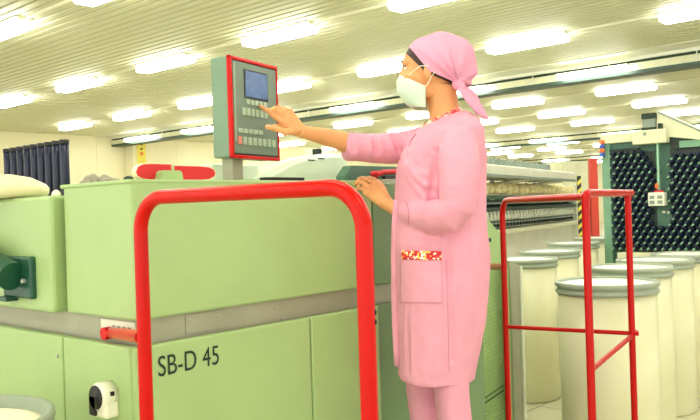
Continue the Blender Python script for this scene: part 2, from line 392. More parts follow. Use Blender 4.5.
# hood, switch box and pads on top of the machine
def Y_(px, py, y): p = atY(px, py, y); return (p.x, p.z)
hy = 2.40
outl = [Y_(258, 181, hy), Y_(262, 177, hy), Y_(275, 170, hy), Y_(291, 161, hy), Y_(303, 157, hy), Y_(318, 154.5, hy), Y_(336, 152.5, hy), Y_(345, 153.5, hy), Y_(349, 162, hy), Y_(352, 181, hy)]
cx_ = sum(p[0] for p in outl)/len(outl); z0_ = MTOP-0.1
rings = []
for t, s, dz in ((2.40, 0.96, -0.012), (2.42, 1.0, 0), (2.48, 1.0, 0.0), (2.54, 0.98, -0.004), (2.56, 0.94, -0.02)):
    rings.append([(cx_+(px_-cx_)*s, t, z0_+(pz_+dz-z0_)*s) for px_, pz_ in [(outl[0][0], z0_)]+outl+[(outl[-1][0], z0_)]])
c = MB(); c.loft(rings, smooth=False); hd = c.build('hood', 'hood_white', mc)
for px_, py_ in ((311, 160.2), (321, 158.6)):
    p = atY(px_, py_, hy-0.0); c = MB(); c.box((p.x-0.018, hy-0.006, p.z-0.0025), (p.x+0.018, hy+0.015, p.z+0.0025)); c.build('slot', 'ink', hd)
p = atY(320, 151, 2.6); c = MB(); c.box((p.x-0.014, 2.60, p.z-0.02), (p.x+0.014, 2.64, p.z+0.012), bev=0.004); c.build('catch', 'ink', hd)
p0 = atY(263, 179, 2.10); p1 = atY(301, 179, 2.10)
c = MB(); c.box((p0.x, 2.08, MTOP), (p1.x, 2.12, MTOP+0.018), bev=0.003); c.build('black_strip', 'black', mc)
c = MB(); c.box((p0.x-0.05, 2.14, MTOP-0.02), (p1.x+0.5, 2.36, MTOP+0.012), bev=0.004); c.build('top_plate', 'machine_green', mc)
sy = 2.16
s0 = Y_(345, 176, sy); s1 = Y_(352, 165.5, sy); s2 = Y_(404, 164, sy)
c = MB(); c.prism([(s0[0], MTOP-0.01), s0, s1, (s2[0]+0.1, s1[1]), (s2[0]+0.1, MTOP-0.01)], sy, sy+0.05); sb = c.build('switch_box', 'switch_green', mc)
p = atY(378, 184, 2.06); c = MB(); c.box((p.x-0.02, 2.02, MTOP-0.01), (p.x+0.22, sy+0.01, MTOP+0.012), bev=0.004); c.build('button_plate', 'band_grey', mc)
p = atY(375.5, 176, 2.08)
es = MB(); es.lathe([(0.014, 0), (0.014, 0.012)], 16, M=Matrix.Translation((p.x, 2.08, MTOP+0.010))); es = es.build('button_base', 'black', mc)
c = MB(); c.lathe([(0.010, 0), (0.012, 0.006), (0.022, 0.012), (0.024, 0.018), (0.020, 0.026), (0.008, 0.030)], 20, M=Matrix.Translation((p.x, 2.08, MTOP+0.020))); c.build('emergency_button', 'pad_red', es)
a = atY(380, 173, 2.12); bq = atY(396, 171.5, 2.12)
c = MB(); c.tube(fillet([(a.x, 2.12, a.z-0.004), (a.x+0.012, 2.12, a.z+0.003), (bq.x, 2.12, bq.z), (bq.x+0.05, 2.12, bq.z)], 0.01), 0.011, 12); c.tube([(bq.x+0.04, 2.12, MTOP), (bq.x+0.04, 2.12, bq.z)], 0.011, 12); c.build('red_grip', 'pad_red', mc)
c = MB(); c.box((a.x+0.004, 2.095, MTOP), (bq.x+0.03, 2.115, a.z-0.012), bev=0.003); c.build('grip_base', 'black', mc)
# pair of red pads on a green bracket
py0 = 2.12
def pad(x0, x1, z0, z1, left):
    w_ = x1-x0; out = []
    if left: pr = [(0, .5), (.06, .8), (.2, .97), (.45, 1), (1, 1), (1, 0), (.4, 0), (.15, .08), (.03, .25)]
    else: pr = [(0, 1), (.55, 1), (.85, .93), (.97, .75), (1, .5), (.97, .28), (.85, .08), (.6, 0), (0, 0)]
    return [(x0+u*w_, z0+v*(z1-z0)) for u, v in pr]
PL0 = atY(135, 163.5, py0); PL1 = atY(171.5, 181, py0); PR0 = atY(175, 165.5, py0); PR1 = atY(217, 179, py0)
zt = PL0.z; zb = MTOP+0.006
c = MB(); c.prism(pad(PL0.x+0.006, PL1.x, zb+0.002, zt, True), py0, py0+0.03); pd = c.build('red_pad', 'pad_red', mc)
c = MB(); c.prism(pad(PL0.x+0.003, PL1.x+0.001, zb-0.002, zt+0.003, True), py0+0.004, py0+0.026); c.build('pad_edge', 'cream_edge', pd)
c = MB(); c.prism(pad(PR0.x, PR1.x-0.006, zb+0.002, zt-0.004, False), py0, py0+0.03); pd = c.build('red_pad', 'pad_red', mc)
c = MB(); c.prism(pad(PR0.x-0.002, PR1.x, zb-0.003, zt+0.001, False), py0+0.004, py0+0.026); c.build('pad_edge', 'cream_edge', pd)
k0 = atY(160, 181, py0-0.03); k1 = atY(183, 181, py0-0.03); kz = atY(172, 170.5, py0-0.03).z
c = MB(); c.prism([(k0.x, MTOP-0.004), (k0.x+0.006, kz-0.006), (k0.x+0.014, kz), (k1.x-0.014, kz), (k1.x-0.006, kz-0.006), (k1.x, MTOP-0.004)], py0-0.035, py0-0.001); c.build('pad_bracket', 'machine_green', mc)
c = MB(); g0 = atY(205, 172, 2.5); g1 = atY(229, 172, 2.5); c.box((g0.x, 2.45, MTOP-0.1), (g1.x+0.12, 2.55, g0.z+0.03), bev=0.005); c.build('rear_cover', 'hood_white', mc)
p = atY(128, 177.5, 2.1); c = MB(); c.lathe([(0.016, -0.01), (0.014, 0.006), (0.006, 0.01)], 14, M=Matrix.Translation((MX+0.03, 2.02, MTOP+0.002))); c.build('cap', 'gap_dark', mc)

# ------------------------------------------------------------------ control panel on its post
pe = (math.cos(math.radians(28.6))*F0 + math.sin(math.radians(28.6))*R0)       # along the front, left to right
pb = Vector((-pe.y, pe.x, 0)); pb = pb if pb.dot(F0) > 0 else -pb               # into the panel
PO = D(232, 158, 2.74)
def solve_w(px):                                                                # distance along the front that reaches column px
    lo, hi = 0, 1
    for _ in range(40):
        m_ = (lo+hi)/2
        if project(PO+pe*m_)[0] < px: lo = m_
        else: hi = m_
    return lo
PW = solve_w(279.5); PZT = D(229, 54.5, 2.74).z; PH = PZT-PO.z
PM = Matrix((pe, pb, UZ)).transposed().to_4x4(); PM.translation = PO            # x right, y into, z up
def PB(lo, hi, bev=0.0): c = MB(); c.box(lo, hi, M=PM, bev=bev); return c
DEP = 0.085
cp = empty('control_panel', PM @ Vector((PW/2, 0.1, -(PO.z-MTOP))), 'grey-green operator control box with red front frame, screen and keys, on a post', 'control panel')
PB((0.003, 0.010, 0.004), (PW-0.003, DEP, PH-0.002), 0.006).build('housing', 'panel_green', cp)
c = MB().use('rail_red'); t_ = 0.013
c.box((0, -0.004, 0), (PW, 0.013, t_), M=PM, bev=0.003); c.box((0, -0.004, PH-t_), (PW, 0.013, PH), M=PM, bev=0.003)
c.box((0, -0.004, 0), (t_, 0.013, PH), M=PM, bev=0.003); c.box((PW-t_*0.7, -0.004, 0), (PW, 0.013, PH), M=PM, bev=0.003)
c.build('red_frame', None, cp)
fp = PB((t_-0.002, 0.002, t_-0.002), (PW-t_*0.6, 0.012, PH-t_+0.002)).build('face_plate', 'black', cp)
PB((t_+0.004, -0.002, t_+0.006), (PW-t_*0.9, 0.006, PH-t_-0.004), 0.001).build('keypad_sheet', 'face_grey', fp)
PB((t_+0.006, -0.003, 0.06), (t_+0.016, 0.0, PH-t_-0.01)).build('side_strip', 'face_light', fp)
UW, VH = PW, PH
def pu(px, py):                                         # picture point on the front -> panel coordinates
    r = ray(px, py); n_ = pb; t = (PO-CC).dot(n_)/r.dot(n_); q = CC+r*t-PO; return q.dot(pe), q.z
a = pu(244, 102); e = pu(266.5, 70.5)
zA = pu(244, 98)[1]; zB = pu(244, 69)[1]
PB((a[0], -0.004, zA), (e[0], 0.0, zB), 0.001).build('screen_bezel', 'black', fp)
PB((a[0]+0.006, -0.0055, zA+0.007), (e[0]-0.006, -0.003, zB-0.006)).build('screen', 'screen', fp)
def keys(px0, px1, pyl, n_, hpx, colf, gap=0.3):
    x0 = pu(px0, pyl)[0]; x1 = pu(px1, pyl)[0]; zc = pu(px0, pyl)[1]; hh = hpx*2.75/FPX/2
    for i in range(n_):
        wa = (x1-x0)/n_; ka = x0+wa*i
        PB((ka+wa*gap/2, -0.006, zc-hh), (ka+wa*(1-gap/2), -0.001, zc+hh), 0.001).build('key', colf(i), fp)
keys(245, 266, 101.5, 5, 5, lambda i: 'key_pale'); keys(241, 267, 111, 6, 7.5, lambda i: 'key_pale'); keys(237, 262, 130, 5, 4.5, lambda i: 'key_pale', 0.15)
keys(236.5, 275, 140, 8, 8, lambda i: 'key_pink' if i == 0 else 'key_pale')
pp = PM @ Vector((0.075, 0.085, 0))
c = MB(); c.box((0.042, 0.03, -(PO.z-MTOP)), (0.105, 0.078, 0.02), M=PM, bev=0.004); c.box((0.03, 0.022, -(PO.z-MTOP)), (0.118, 0.088, -(PO.z-MTOP)+0.008), M=PM); c.build('post', 'band_grey', cp)

# ------------------------------------------------------------------ red guard rails
RZ = 1.543
L = D(143, 300, 1.95); Rr = D(366, 300, 1.52)
rt = empty('guard_rail', (L.x, L.y, 0), 'bright red bent tube guard rail in front of the green machine', 'guard rail')
Lb = Vector((L.x, L.y, 0.008)); Rb = Vector((Rr.x, Rr.y, 0.008))
c = MB(); c.tube(fillet([Lb, (L.x, L.y, RZ), (Rr.x, Rr.y, RZ), Rb], 0.085, 12), 0.0175, 20); c.build('hoop', 'rail_red', rt)
q0 = D(141, 337, 1.95); q1 = atX(105, 333.5, MX-0.0); 
c = MB(); c.tube([q0, q1+Vector((0.018, 0, 0))], 0.0165, 18); c.tube([q1+Vector((-0.006, 0, 0))-(q1-q0).normalized()*0.0, q1+Vector((0.018, 0, 0))], 0.019, 18); c.build('stub', 'rail_red', rt)
for P_ in (Lb, Rb):
    c = MB(); c.lathe([(0.05, 0), (0.05, 0.008), (0.02, 0.012)], 20, M=Matrix.Translation((P_.x, P_.y, 0))); c.build('foot_plate', 'rail_red', rt)
for zz in (0.05, 0.075):
    qd = D(374, 300+900*zz/7, 1.52); c = MB(); c.ball((Rr.x+R0.x*0.016-F0.x*0.004, Rr.y+R0.y*0.016-F0.y*0.004, D(366, 322-zz*400+20, 1.52).z), (0.004, 0.004, 0.006), seg=8, rings=6); c.build('scuff', 'black', rt)

Fp = D(588.5, 300, 2.84); Lp = D(505, 300, 3.71); Tp = D(631, 300, 3.40)
gt = empty('guard_rail', (Fp.x, Fp.y, 0), 'deep red tube guard corner with three posts beside the white cans', 'guard rail')
zl, zr = 1.517, 1.530; r_ = 0.0138
c = MB(); fr = Vector((Fp.x, Fp.y, zl)); dl = (fr-Vector((Lp.x, Lp.y, zl))).normalized()
c.tube(fillet([(Lp.x, Lp.y, 0.005), (Lp.x, Lp.y, zl), fr], 0.08, 12), r_, 18); c.build('hoop', 'rail_deep_red', gt)
dr = (Vector((Tp.x, Tp.y, 0))-Vector((Fp.x, Fp.y, 0))).normalized()
tip = Vector((Tp.x, Tp.y, zr))+dr*0.07
c = MB(); c.tube(fillet([(Fp.x, Fp.y, 0.005), (Fp.x, Fp.y, zr), tip], 0.035, 10), r_*1.06, 18); c.ball(tip, r_*1.06, seg=16, rings=10); c.build('front_post', 'rail_deep_red', gt)
c = MB(); c.tube([(Tp.x, Tp.y, 0.005), (Tp.x, Tp.y, zr)], r_, 18); c.build('rear_post', 'rail_deep_red', gt)
c = MB(); c.tube([(Lp.x, Lp.y, 0.915), (Tp.x, Tp.y, 0.918)], 0.0095, 12); c.tube([(Tp.x, Tp.y, 0.918), Vector((Tp.x, Tp.y, 0.918))+(Vector((Tp.x-Lp.x, Tp.y-Lp.y, 0))).normalized()*0.028], 0.0095, 12); c.build('mid_bar', 'rail_deep_red', gt)
c = MB(); c.tube([(Fp.x, Fp.y, 0.883), (Tp.x, Tp.y, 0.908), Vector((Tp.x, Tp.y, 0.912))+dr*0.08], 0.0105, 12); c.build('side_bar', 'rail_deep_red', gt)
S0 = Vector((Lp.x, Lp.y, D(505, 267, 3.71).z))
for P_ in (Fp, Lp, Tp):
    c = MB(); c.lathe([(0.05, 0), (0.05, 0.008), (0.02, 0.012)], 20, M=Matrix.Translation((P_.x, P_.y, 0))); c.build('foot_plate', 'rail_deep_red', gt)

# ------------------------------------------------------------------ louvred cabinet behind the woman
GD = Vector((math.cos(math.radians(12.1)), math.sin(math.radians(12.1)), 0))
c0 = D(482, 300, 4.85); c0.z = 0; LM = frame(c0, GD)
def lx(px):                                             # distance along the face that reaches column px
    lo, hi = -3, 6
    for _ in range(40):
        m_ = (lo+hi)/2
        if project(LM @ Vector((m_, 0, 1.2)))[0] < px: lo = m_
        else: hi = m_
    return lo
lc = empty('louvred_cabinet', LM @ Vector((0, 0.1, 0)), 'light green steel cabinet with louvre slots right behind the woman', 'cabinet')
xe = lx(507); xa = lx(450)
zt0 = D(482, 212, 4.85).z; zt1 = D(500, 234, 5.0).z
c = MB(); c.prism([(xa, 0), (xe, 0), (xe, zt1-0.01), (lx(500), zt1), (lx(483), zt0), (xa, zt0)], 0, 0.5, M=LM); c.build('body', 'machine_green', lc)
def lz(py, px=490): return D(px, py, 4.95).z
c = MB(); 
z = 0.12
while z < 1.12:
    c.box((xa+0.02, -0.006, z), (xe-0.02, 0.0, z+0.010), M=LM); z += 0.026
c.build('louvres', 'machine_green', lc)
for zz in (lz(393), lz(398)):
    c = MB()
    for i in range(40):
        x0 = xa+0.03+i*0.036
        if x0 > xe-0.03: break
        c.box((x0, -0.0075, zz-0.004), (x0+0.025, 0.0, zz+0.004), M=LM)
    c.build('slot_row', 'gap_dark', lc)
hq = lx(487); hz = D(489, 240.5, 4.9).z
c = MB(); c.box((hq-0.02, -0.02, hz-0.012), (hq+0.035, 0.0, hz+0.012), M=LM, bev=0.003); c.build('handle', 'ink', lc)
# stub of guard to the cabinet
tgt = LM @ Vector((lx(478), 0.0, 0)); c = MB(); c.tube([S0, (tgt.x, tgt.y, D(478, 266, (tgt-CC).dot(CF)).z)], 0.017, 12); c.build('stub', 'rail_deep_red', gt)
# grey upright plate beside it
u0 = D(509, 300, 5.05); u0.z = 0; UM = frame(u0, R0*0.985+F0*0.17)
zz0 = D(510, 262, 5.05).z; zz1 = D(520, 268, 5.05).z
ut = empty('end_plate', u0, 'narrow grey-green upright plate between the guard post and a can', 'plate')
c = MB(); c.prism([(0, 0), (0.085, 0), (0.085, zz1), (0.075, zz1+0.02), (0.0, zz0+0.005)], 0, 0.06, M=UM); c.build('plate', 'band_grey', ut)
c = MB(); c.tube([UM @ Vector((0.085, 0.0, 0)), UM @ Vector((0.085, 0, zz1+0.01))], 0.011, 10); c.build('edge_tube', 'pale_metal', ut)
c = MB(); c.box((-0.035, 0.0, 0), (0.012, 0.05, zz0-0.02), M=UM); c.build('green_strip', 'machine_green', ut)

# ------------------------------------------------------------------ spinning cans
def can_proto(lid):
    t = empty('spinning_can', (0, 0, 0), 'can', 'can')
    R = 0.252; H_ = 1.055
    c = MB(); c.lathe([(R-0.01, 0.0), (R, 0.012), (R, 0.5), (R, H_-0.03)], 40); c.build('body', 'can_body', t)
    c = MB(); c.lathe([(R-0.002, H_-0.045), (R+0.012, H_-0.042), (R+0.014, H_-0.03), (R+0.004, H_-0.022), (R+0.004, H_-0.012), (R+0.015, H_-0.006), (R+0.016, H_+0.012), (R+0.008, H_+0.018), (R-0.004, H_+0.014), (R-0.008, H_-0.02)], 40); c.build('rim', 'can_rim', t)
    if lid: c = MB(); c.lathe([(0.001, H_+0.012), (R-0.05, H_+0.010), (R-0.008, H_+0.004), (R-0.01, H_-0.01)][::-1], 40); c.build('lid', 'can_lid', t)
    else: c = MB(); c.lathe([(0.001, H_-0.005), (R-0.06, H_-0.008), (R-0.012, H_-0.022), (R-0.012, H_-0.04)][::-1], 40); c.build('sliver_fill', 'sliver', t)
    return t
CANS = [(607, 3.86, 'white lidded can nearest the camera, directly behind the guard posts'),
        (631, 4.68, 'white lidded can just behind the nearest one, right of the guard'),
        (656, 5.18, 'white lidded can third in the right-hand line of cans'),
        (688, 5.62, 'white lidded can at the far end of the right-hand line, by the picture edge'),
        (524, 5.62, 'white lidded can beside the grey upright plate, left of the guard'),
        (551, 6.45, 'white lidded can second in the left-hand line, behind the one by the plate'),
        (575, 7.6, 'white lidded can third in the left-hand line, seen past the guard post'),
        (599, 8.5, 'farthest white can of the left-hand line, before the green creel')]
cp0 = None
for i, (px, d, lab) in enumerate(CANS):
    o = can_proto(True) if cp0 is None else copy_tree(cp0)
    if cp0 is None: cp0 = o
    p = D(px-3, 200, d*1.08); o.location = (p.x, p.y, 0); o.rotation_euler = (0, 0, i*0.7); o['label'] = lab; o['group'] = 'white sliver cans on the floor'
o = can_proto(False); p = D(-57, 215, 2.1); o.location = (p.x, p.y, -0.085+0.085); o['label'] = 'open can with cream fibre inside at the bottom left corner'
for ch in o.children: ch.scale.z = 0.955/1.055

# ------------------------------------------------------------------ things on the machine top
q = D(2, 190, 2.78)
c = MB(); c.lathe([(0.10, 0.0), (0.138, 0.004), (0.148, 0.016), (0.149, 0.036), (0.138, 0.050), (0.09, 0.074), (0.03, 0.086), (0.001, 0.088)], 40, M=Matrix.Translation((q.x+0.01, q.y, 1.5735)))
tag(c.build('plastic_lid', 'lid_cream'), 'round cream lid lying on the left end of the green machine', 'lid')
# lint heap on the box
rr = random.Random(3); c = MB()
for i in range(9):
    p = (MX+0.06+rr.uniform(0, 0.05), 2.17+i*0.021, MTOP+0.004)
    c.ball(p, (0.02, 0.022, 0.010+0.020*math.exp(-((i-5)/2.2)**2)), seg=12, rings=8)
c = c.build('lint_heap', 'lint'); tag(c, 'small grey heap of lint on the top edge of the green machine', 'lint')
c = MB(); c.ball((1.30, 2.46, 1.576), (0.014, 0.02, 0.018), seg=12, rings=8); tag(c.build('fibre_tuft', 'sliver'), 'small white tuft of fibre beside the blue tubes', 'fibre')
# blue tubes standing in a row
NT = 9; pr = None
for i in range(NT):
    yy = 3.30 + i*0.070
    if pr is None:
        t = empty('blue_tube', (0, 0, 0), 'tube', 'tube')
        c = MB(); c.lathe([(0.019, 0), (0.021, 0.01), (0.020, 0.2), (0.021, 0.27)], 20); c.build('body', 'tube_blue', t)
        c = MB(); c.lathe([(0.0213, 0.268), (0.022, 0.272), (0.022, 0.288), (0.016, 0.288), (0.014, 0.268)], 20); c.build('collar', 'black', t)
        pr = t; o = t
    else: o = copy_tree(pr)
    o.location = (1.79, yy, 1.572-0.008); o['group'] = 'dark blue tubes in a row'
    o['label'] = 'dark blue upright tube behind the cream lid, %s from the right of nine' % ORD[i]

# yellow sign on the pillar
q = atY(142, 152, 21.48)
s = empty('pillar_sign', (q.x, 21.48, q.z-0.3), 'tall yellow warning sign with black marks on the far pillar', 'sign')
a = atY(137.5, 165, 21.49); e = atY(145, 140, 21.49)
c = MB(); c.box((a.x, 21.47, a.z), (e.x, 21.498, e.z)); mat('sign_yellow', rgb(238, 222, 90), 0.6); c.build('board', 'sign_yellow', s)
c = MB(); mx_ = (a.x+e.x)/2; hh = e.z-a.z
c.ball((mx_, 21.468, e.z-0.12), (0.06, 0.006, 0.06), seg=12, rings=8); c.box((mx_-0.05, 21.462, e.z-0.32), (mx_+0.04, 21.472, e.z-0.27)); c.build('black_mark', 'ink', s)
c = MB(); c.box((mx_-0.05, 21.462, e.z-0.5), (mx_+0.05, 21.472, e.z-0.4)); c.build('lower_mark', 'orange_plastic', s)

# ------------------------------------------------------------------ green creel wall with bobbins
KX = 8.03
kt = empty('bobbin_creel', (KX+0.3, 2.6, 0), 'tall dark green creel panel carrying rows of dark bobbins', 'creel')
ky0 = 3.49; ky1 = 1.9
c = MB(); c.box((KX, ky1, 0.0), (KX+0.05, ky0-0.06, 2.12)); c.build('board', 'creel_green', kt)
c = MB(); c.box((KX-0.03, ky0-0.09, 0.0), (KX+0.12, ky0, 2.16), bev=0.006); c.build('side_post', 'creel_pale', kt)
c = MB(); c.box((KX-0.05, 2.80, 2.10), (KX+0.06, ky0, 2.20), bev=0.006); c.build('top_beam', 'beige_metal', kt)
z_l = atX(650, 252, KX).z
c = MB(); c.box((KX-0.16, ky1, z_l-0.10), (KX+0.0, 3.30, z_l), bev=0.008); c.build('ledge', 'beige_metal', kt)
c = MB(); c.box((KX-0.05, ky1, 2.00), (KX+0.06, 2.68, 2.07), bev=0.004); c.build('rail', 'creel_pale', kt)
def KY(px, py, x=KX): p = atX(px, py, x); return p.y, p.z
# carriage on the top beam
y1, zt_ = KY(661, 136); y2, _ = KY(668, 136)
a = KY(637, 132); e = KY(671, 143)
c = MB(); c.box((KX-0.14, e[0], e[1]), (KX-0.03, a[0], a[1]), bev=0.01); cr = c.build('carriage', 'beige_metal', kt)
a = KY(650, 134.5); c = MB(); c.box((KX-0.145, a[0]-0.015, a[1]-0.018), (KX-0.139, a[0]+0.015, a[1]+0.014)); c.build('badge', 'mid_grey', cr)
a = KY(645, 114.5); e = KY(659, 132)
c = MB().use('ink'); h_ = (a[1]-e[1]); c.box((KX-0.10, e[0], e[1]), (KX+0.02, a[0], e[1]+h_*0.25)); c.box((KX-0.10, e[0], a[1]-h_*0.3), (KX+0.02, a[0], a[1]))
c.use('mid_grey'); c.box((KX-0.09, e[0]+0.005, e[1]+h_*0.25), (KX+0.01, a[0]-0.005, a[1]-h_*0.3)); c.build('motor_block', None, kt)
a = KY(663, 124); e = KY(665, 131); c = MB(); c.box((KX-0.12, e[0]-0.01, e[1]), (KX-0.08, a[0]+0.01, a[1]), bev=0.003); c.build('knob', 'ink', kt)
# sloping beige cover at the upper right
pts = [KY(659, 112), KY(704, 132.5), KY(704, 140), KY(671, 137), KY(659, 133)]
c = MB(); c.prism(pts, KX-0.06, KX+0.25, axes='yz'); c.build('slope_cover', 'beige_metal', kt)
pts = [KY(659, 111), KY(704, 131), KY(704, 133), KY(659, 113)]
c = MB(); c.prism(pts, KX-0.065, KX-0.058, axes='yz'); c.build('cover_edge', 'mid_grey', kt)
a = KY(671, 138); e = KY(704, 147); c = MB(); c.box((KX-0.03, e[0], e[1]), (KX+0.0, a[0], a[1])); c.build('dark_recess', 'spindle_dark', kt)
# vertical bar and hanging control box
a = KY(659, 141); e = KY(663, 190); c = MB(); c.box((KX-0.08, e[0]+0.005, e[1]), (KX-0.05, a[0], a[1]), bev=0.003); c.build('hanging_bar', 'guide', kt)
a = KY(652.5, 192.5); e = KY(669, 205.5); cb = MB(); cb.box((KX-0.13, e[0], e[1]), (KX-0.03, a[0], a[1]), bev=0.006); cb = cb.build('control_box', 'pale_metal', kt)
for i in range(2):
    for j in range(2):
        w_ = (a[0]-e[0])*0.30; yy = e[0]+0.018+i*(w_+0.03); zz = e[1]+0.02+j*0.05
        c = MB(); c.box((KX-0.134, yy, zz), (KX-0.129, yy+w_, zz+0.035)); c.build('vent', 'mid_grey', cb)
c = MB(); c.box((KX-0.11, e[0]+0.03, a[1]), (KX-0.06, a[0]-0.06, a[1]+0.018)); c.build('red_cap', 'pad_red', cb)
a = KY(659, 186); c = MB(); c.ball((KX-0.09, a[0]-0.01, a[1]), (0.018, 0.018, 0.03), seg=12, rings=8); c.build('orange_knob', 'orange_plastic', cb)
for (p_, z_, w_) in ((664, 212, .03), (670, 212.5, .05)):
    a = KY(p_, z_); c = MB(); c.box((KX-0.006, a[0]-w_/2, a[1]-0.012), (KX, a[0]+w_/2, a[1]+0.012)); c.build('sticker', 'pale_metal', kt)
# stack of signal lamps on the post
a = KY(603.5, 150)
for i, (m_, dz) in enumerate((('orange_plastic', 0.09), ('blue_plastic', 0.045), ('orange_plastic', 0.0), ('blue_plastic', -0.045))):
    c = MB(); c.lathe([(0.026, 0), (0.028, 0.004), (0.028, 0.036), (0.022, 0.042)], 14, M=Matrix.Translation((KX-0.06, a[0]-0.01, a[1]-0.03+dz))); c.build('signal_lamp', m_, kt)
# dark lever on the panel
a = KY(612, 151); e = KY(640, 152); c = MB(); c.box((KX-0.05, e[0], a[1]-0.012), (KX-0.02, a[0], a[1]+0.012)); c.box((KX-0.06, e[0], a[1]-0.05), (KX-0.02, e[0]+0.12, a[1]-0.02)); c.build('lever', 'ink', kt)
# dark strips added to darken the board behind the bobbin columns
for k_ in range(30):
    yb = 3.36-0.037*k_; pxb = project((KX, yb, 1.5))[0]
    if 655 < pxb < 671: lo_z, hi_z = z_l, KY(662, 228)[1]
    else: lo_z, hi_z = z_l, KY(650, 151)[1]
    c = MB(); c.box((KX-0.006, yb-0.017, lo_z), (KX, yb+0.017, hi_z)); c.build('dark_backing_strip', 'spindle_dark', kt)
# bobbins
bp = None; nb = 0
def place_bobbin(y, z):
    global bp, nb
    if bp is None:
        t = empty('creel_bobbin', (0, 0, 0), 'bobbin', 'bobbin')
        Mx = Matrix.Rotation(-PI/2+0.35, 4, 'Y')
        c = MB(); c.lathe([(0.012, 0.0), (0.030, 0.004), (0.031, 0.018), (0.026, 0.022), (0.020, 0.075), (0.012, 0.085)], 12, M=Mx); c.build('cone', 'bobbin_dark', t)
        c = MB(); c.tube([(-0.01, 0.03, -0.02), (-0.05, 0.034, -0.026), (-0.085, 0.020, -0.016), (-0.092, 0.002, -0.004)], 0.0085, 6); c.build('wire_guide', 'guide', t)
        bp = t; o = t
    else: o = copy_tree(bp)
    o.location = (KX-0.002, y, z); o['group'] = 'dark bobbins on the green creel'
    o['label'] = 'one of the small dark bobbins covering the green creel panel'; nb += 1
zr_ = 0.0; row = 0; z = z_l+0.05
while z < 2.0:
    st = 0.0375 if row % 2 else 0.0
    y = 3.36-st
    while y > 2.28:
        px, py, _ = project((KX, y, z))
        top = 140+0.0 if px < 640 else (150 if px < 652 else 0)
        ok = (px < 647 and py > 150+(8 if px > 632 else 0)*0) or (px >= 647 and px < 655 and py > 160) or (px >= 655 and px < 671 and py > 226) or (px >= 672 and py > 152) or (671 <= px < 678 and py > 160)
        if px < 612 and py < 143: ok = False
        if ok and px < 712 and nb < 290: place_bobbin(y, z)
        y -= 0.074
    z += 0.060; row += 1

# ------------------------------------------------------------------ spinning frame with bobbins, behind
s0 = D(470, 204, 10.5); s0.z = 0; SM = frame(s0, GD)
def sx(px):
    lo, hi = -5, 30
    for _ in range(50):
        m_ = (lo+hi)/2
        if project(SM @ Vector((m_, 0, 1.5)))[0] < px: lo = m_
        else: hi = m_
    return lo
def sz(py, px=486):                                     # height on the face for a picture row measured at column px
    x = sx(px); p = SM @ Vector((x, 0, 1.5)); u, v, d = project(p); return 1.5+(v-py)/FPX*d
SL = sx(577); XA = -0.8
st = empty('spinning_machine', SM @ Vector((2, 0.5, 0)), 'long pale spinning frame with rows of bobbins running into the hall', 'machine')
def sbox(name, x0, x1, y0, y1, z0, z1, m, bev=0.0): c = MB(); c.box((x0, y0, z0), (x1, y1, z1), M=SM, bev=bev); return c.build(name, m, st)
sbox('front_panel', XA, SL, 0.10, 1.2, 0.0, sz(236), 'pale_metal'); sbox('ledge', XA, SL, -0.12, 0.3, sz(236), sz(231), 'beige_metal', 0.01)
sbox('spindle_back', XA, SL, 0.32, 0.36, sz(231), sz(214), 'mid_grey'); sbox('ring_rail', XA, SL, 0.0, 0.10, sz(225), sz(223.5), 'mid_grey')
sbox('draft_rail', XA, SL, 0.0, 0.36, sz(211), sz(208), 'dark_green_grey'); sbox('roller_cover', XA, SL, 0.05, 0.36, sz(204.5), sz(202.5), 'mid_grey')
sbox('drafting_zone', XA, SL, 0.2, 0.4, sz(213), sz(200), 'dark_green_grey'); sbox('upper_rail', XA, SL, 0.02, 0.10, sz(199), sz(195.5), 'creel_green')
sbox('creel_back', XA, SL, 0.5, 0.55, sz(200), sz(181), 'mid_grey')
sbox('bobbin_shelf', XA, SL, -0.02, 0.5, sz(195.3), sz(194.6), 'pale_metal')
sbox('deck', XA, SL*0.74, -0.35, 0.6, sz(177), sz(167), 'pale_metal', 0.02); sbox('deck_lip', XA, SL*0.74, -0.37, -0.33, sz(179), sz(176.4), 'mid_grey')
for px_ in (513, 545):
    x_ = sx(px_); c = MB(); c.tube([SM @ Vector((x_, 0.45, sz(184))), SM @ Vector((x_+0.25, -0.25, sz(177.5)))], 0.03, 8); c.build('strut', 'pale_metal', st)
for q_ in range(5): sbox('stanchion', XA+0.5+q_*SL/5, XA+0.56+q_*SL/5, 0.40, 0.46, sz(200), sz(176), 'pale_metal')
sbox('end_leg', SL-0.05, SL+0.02, 0, 0.5, 0, sz(181), 'pale_metal')
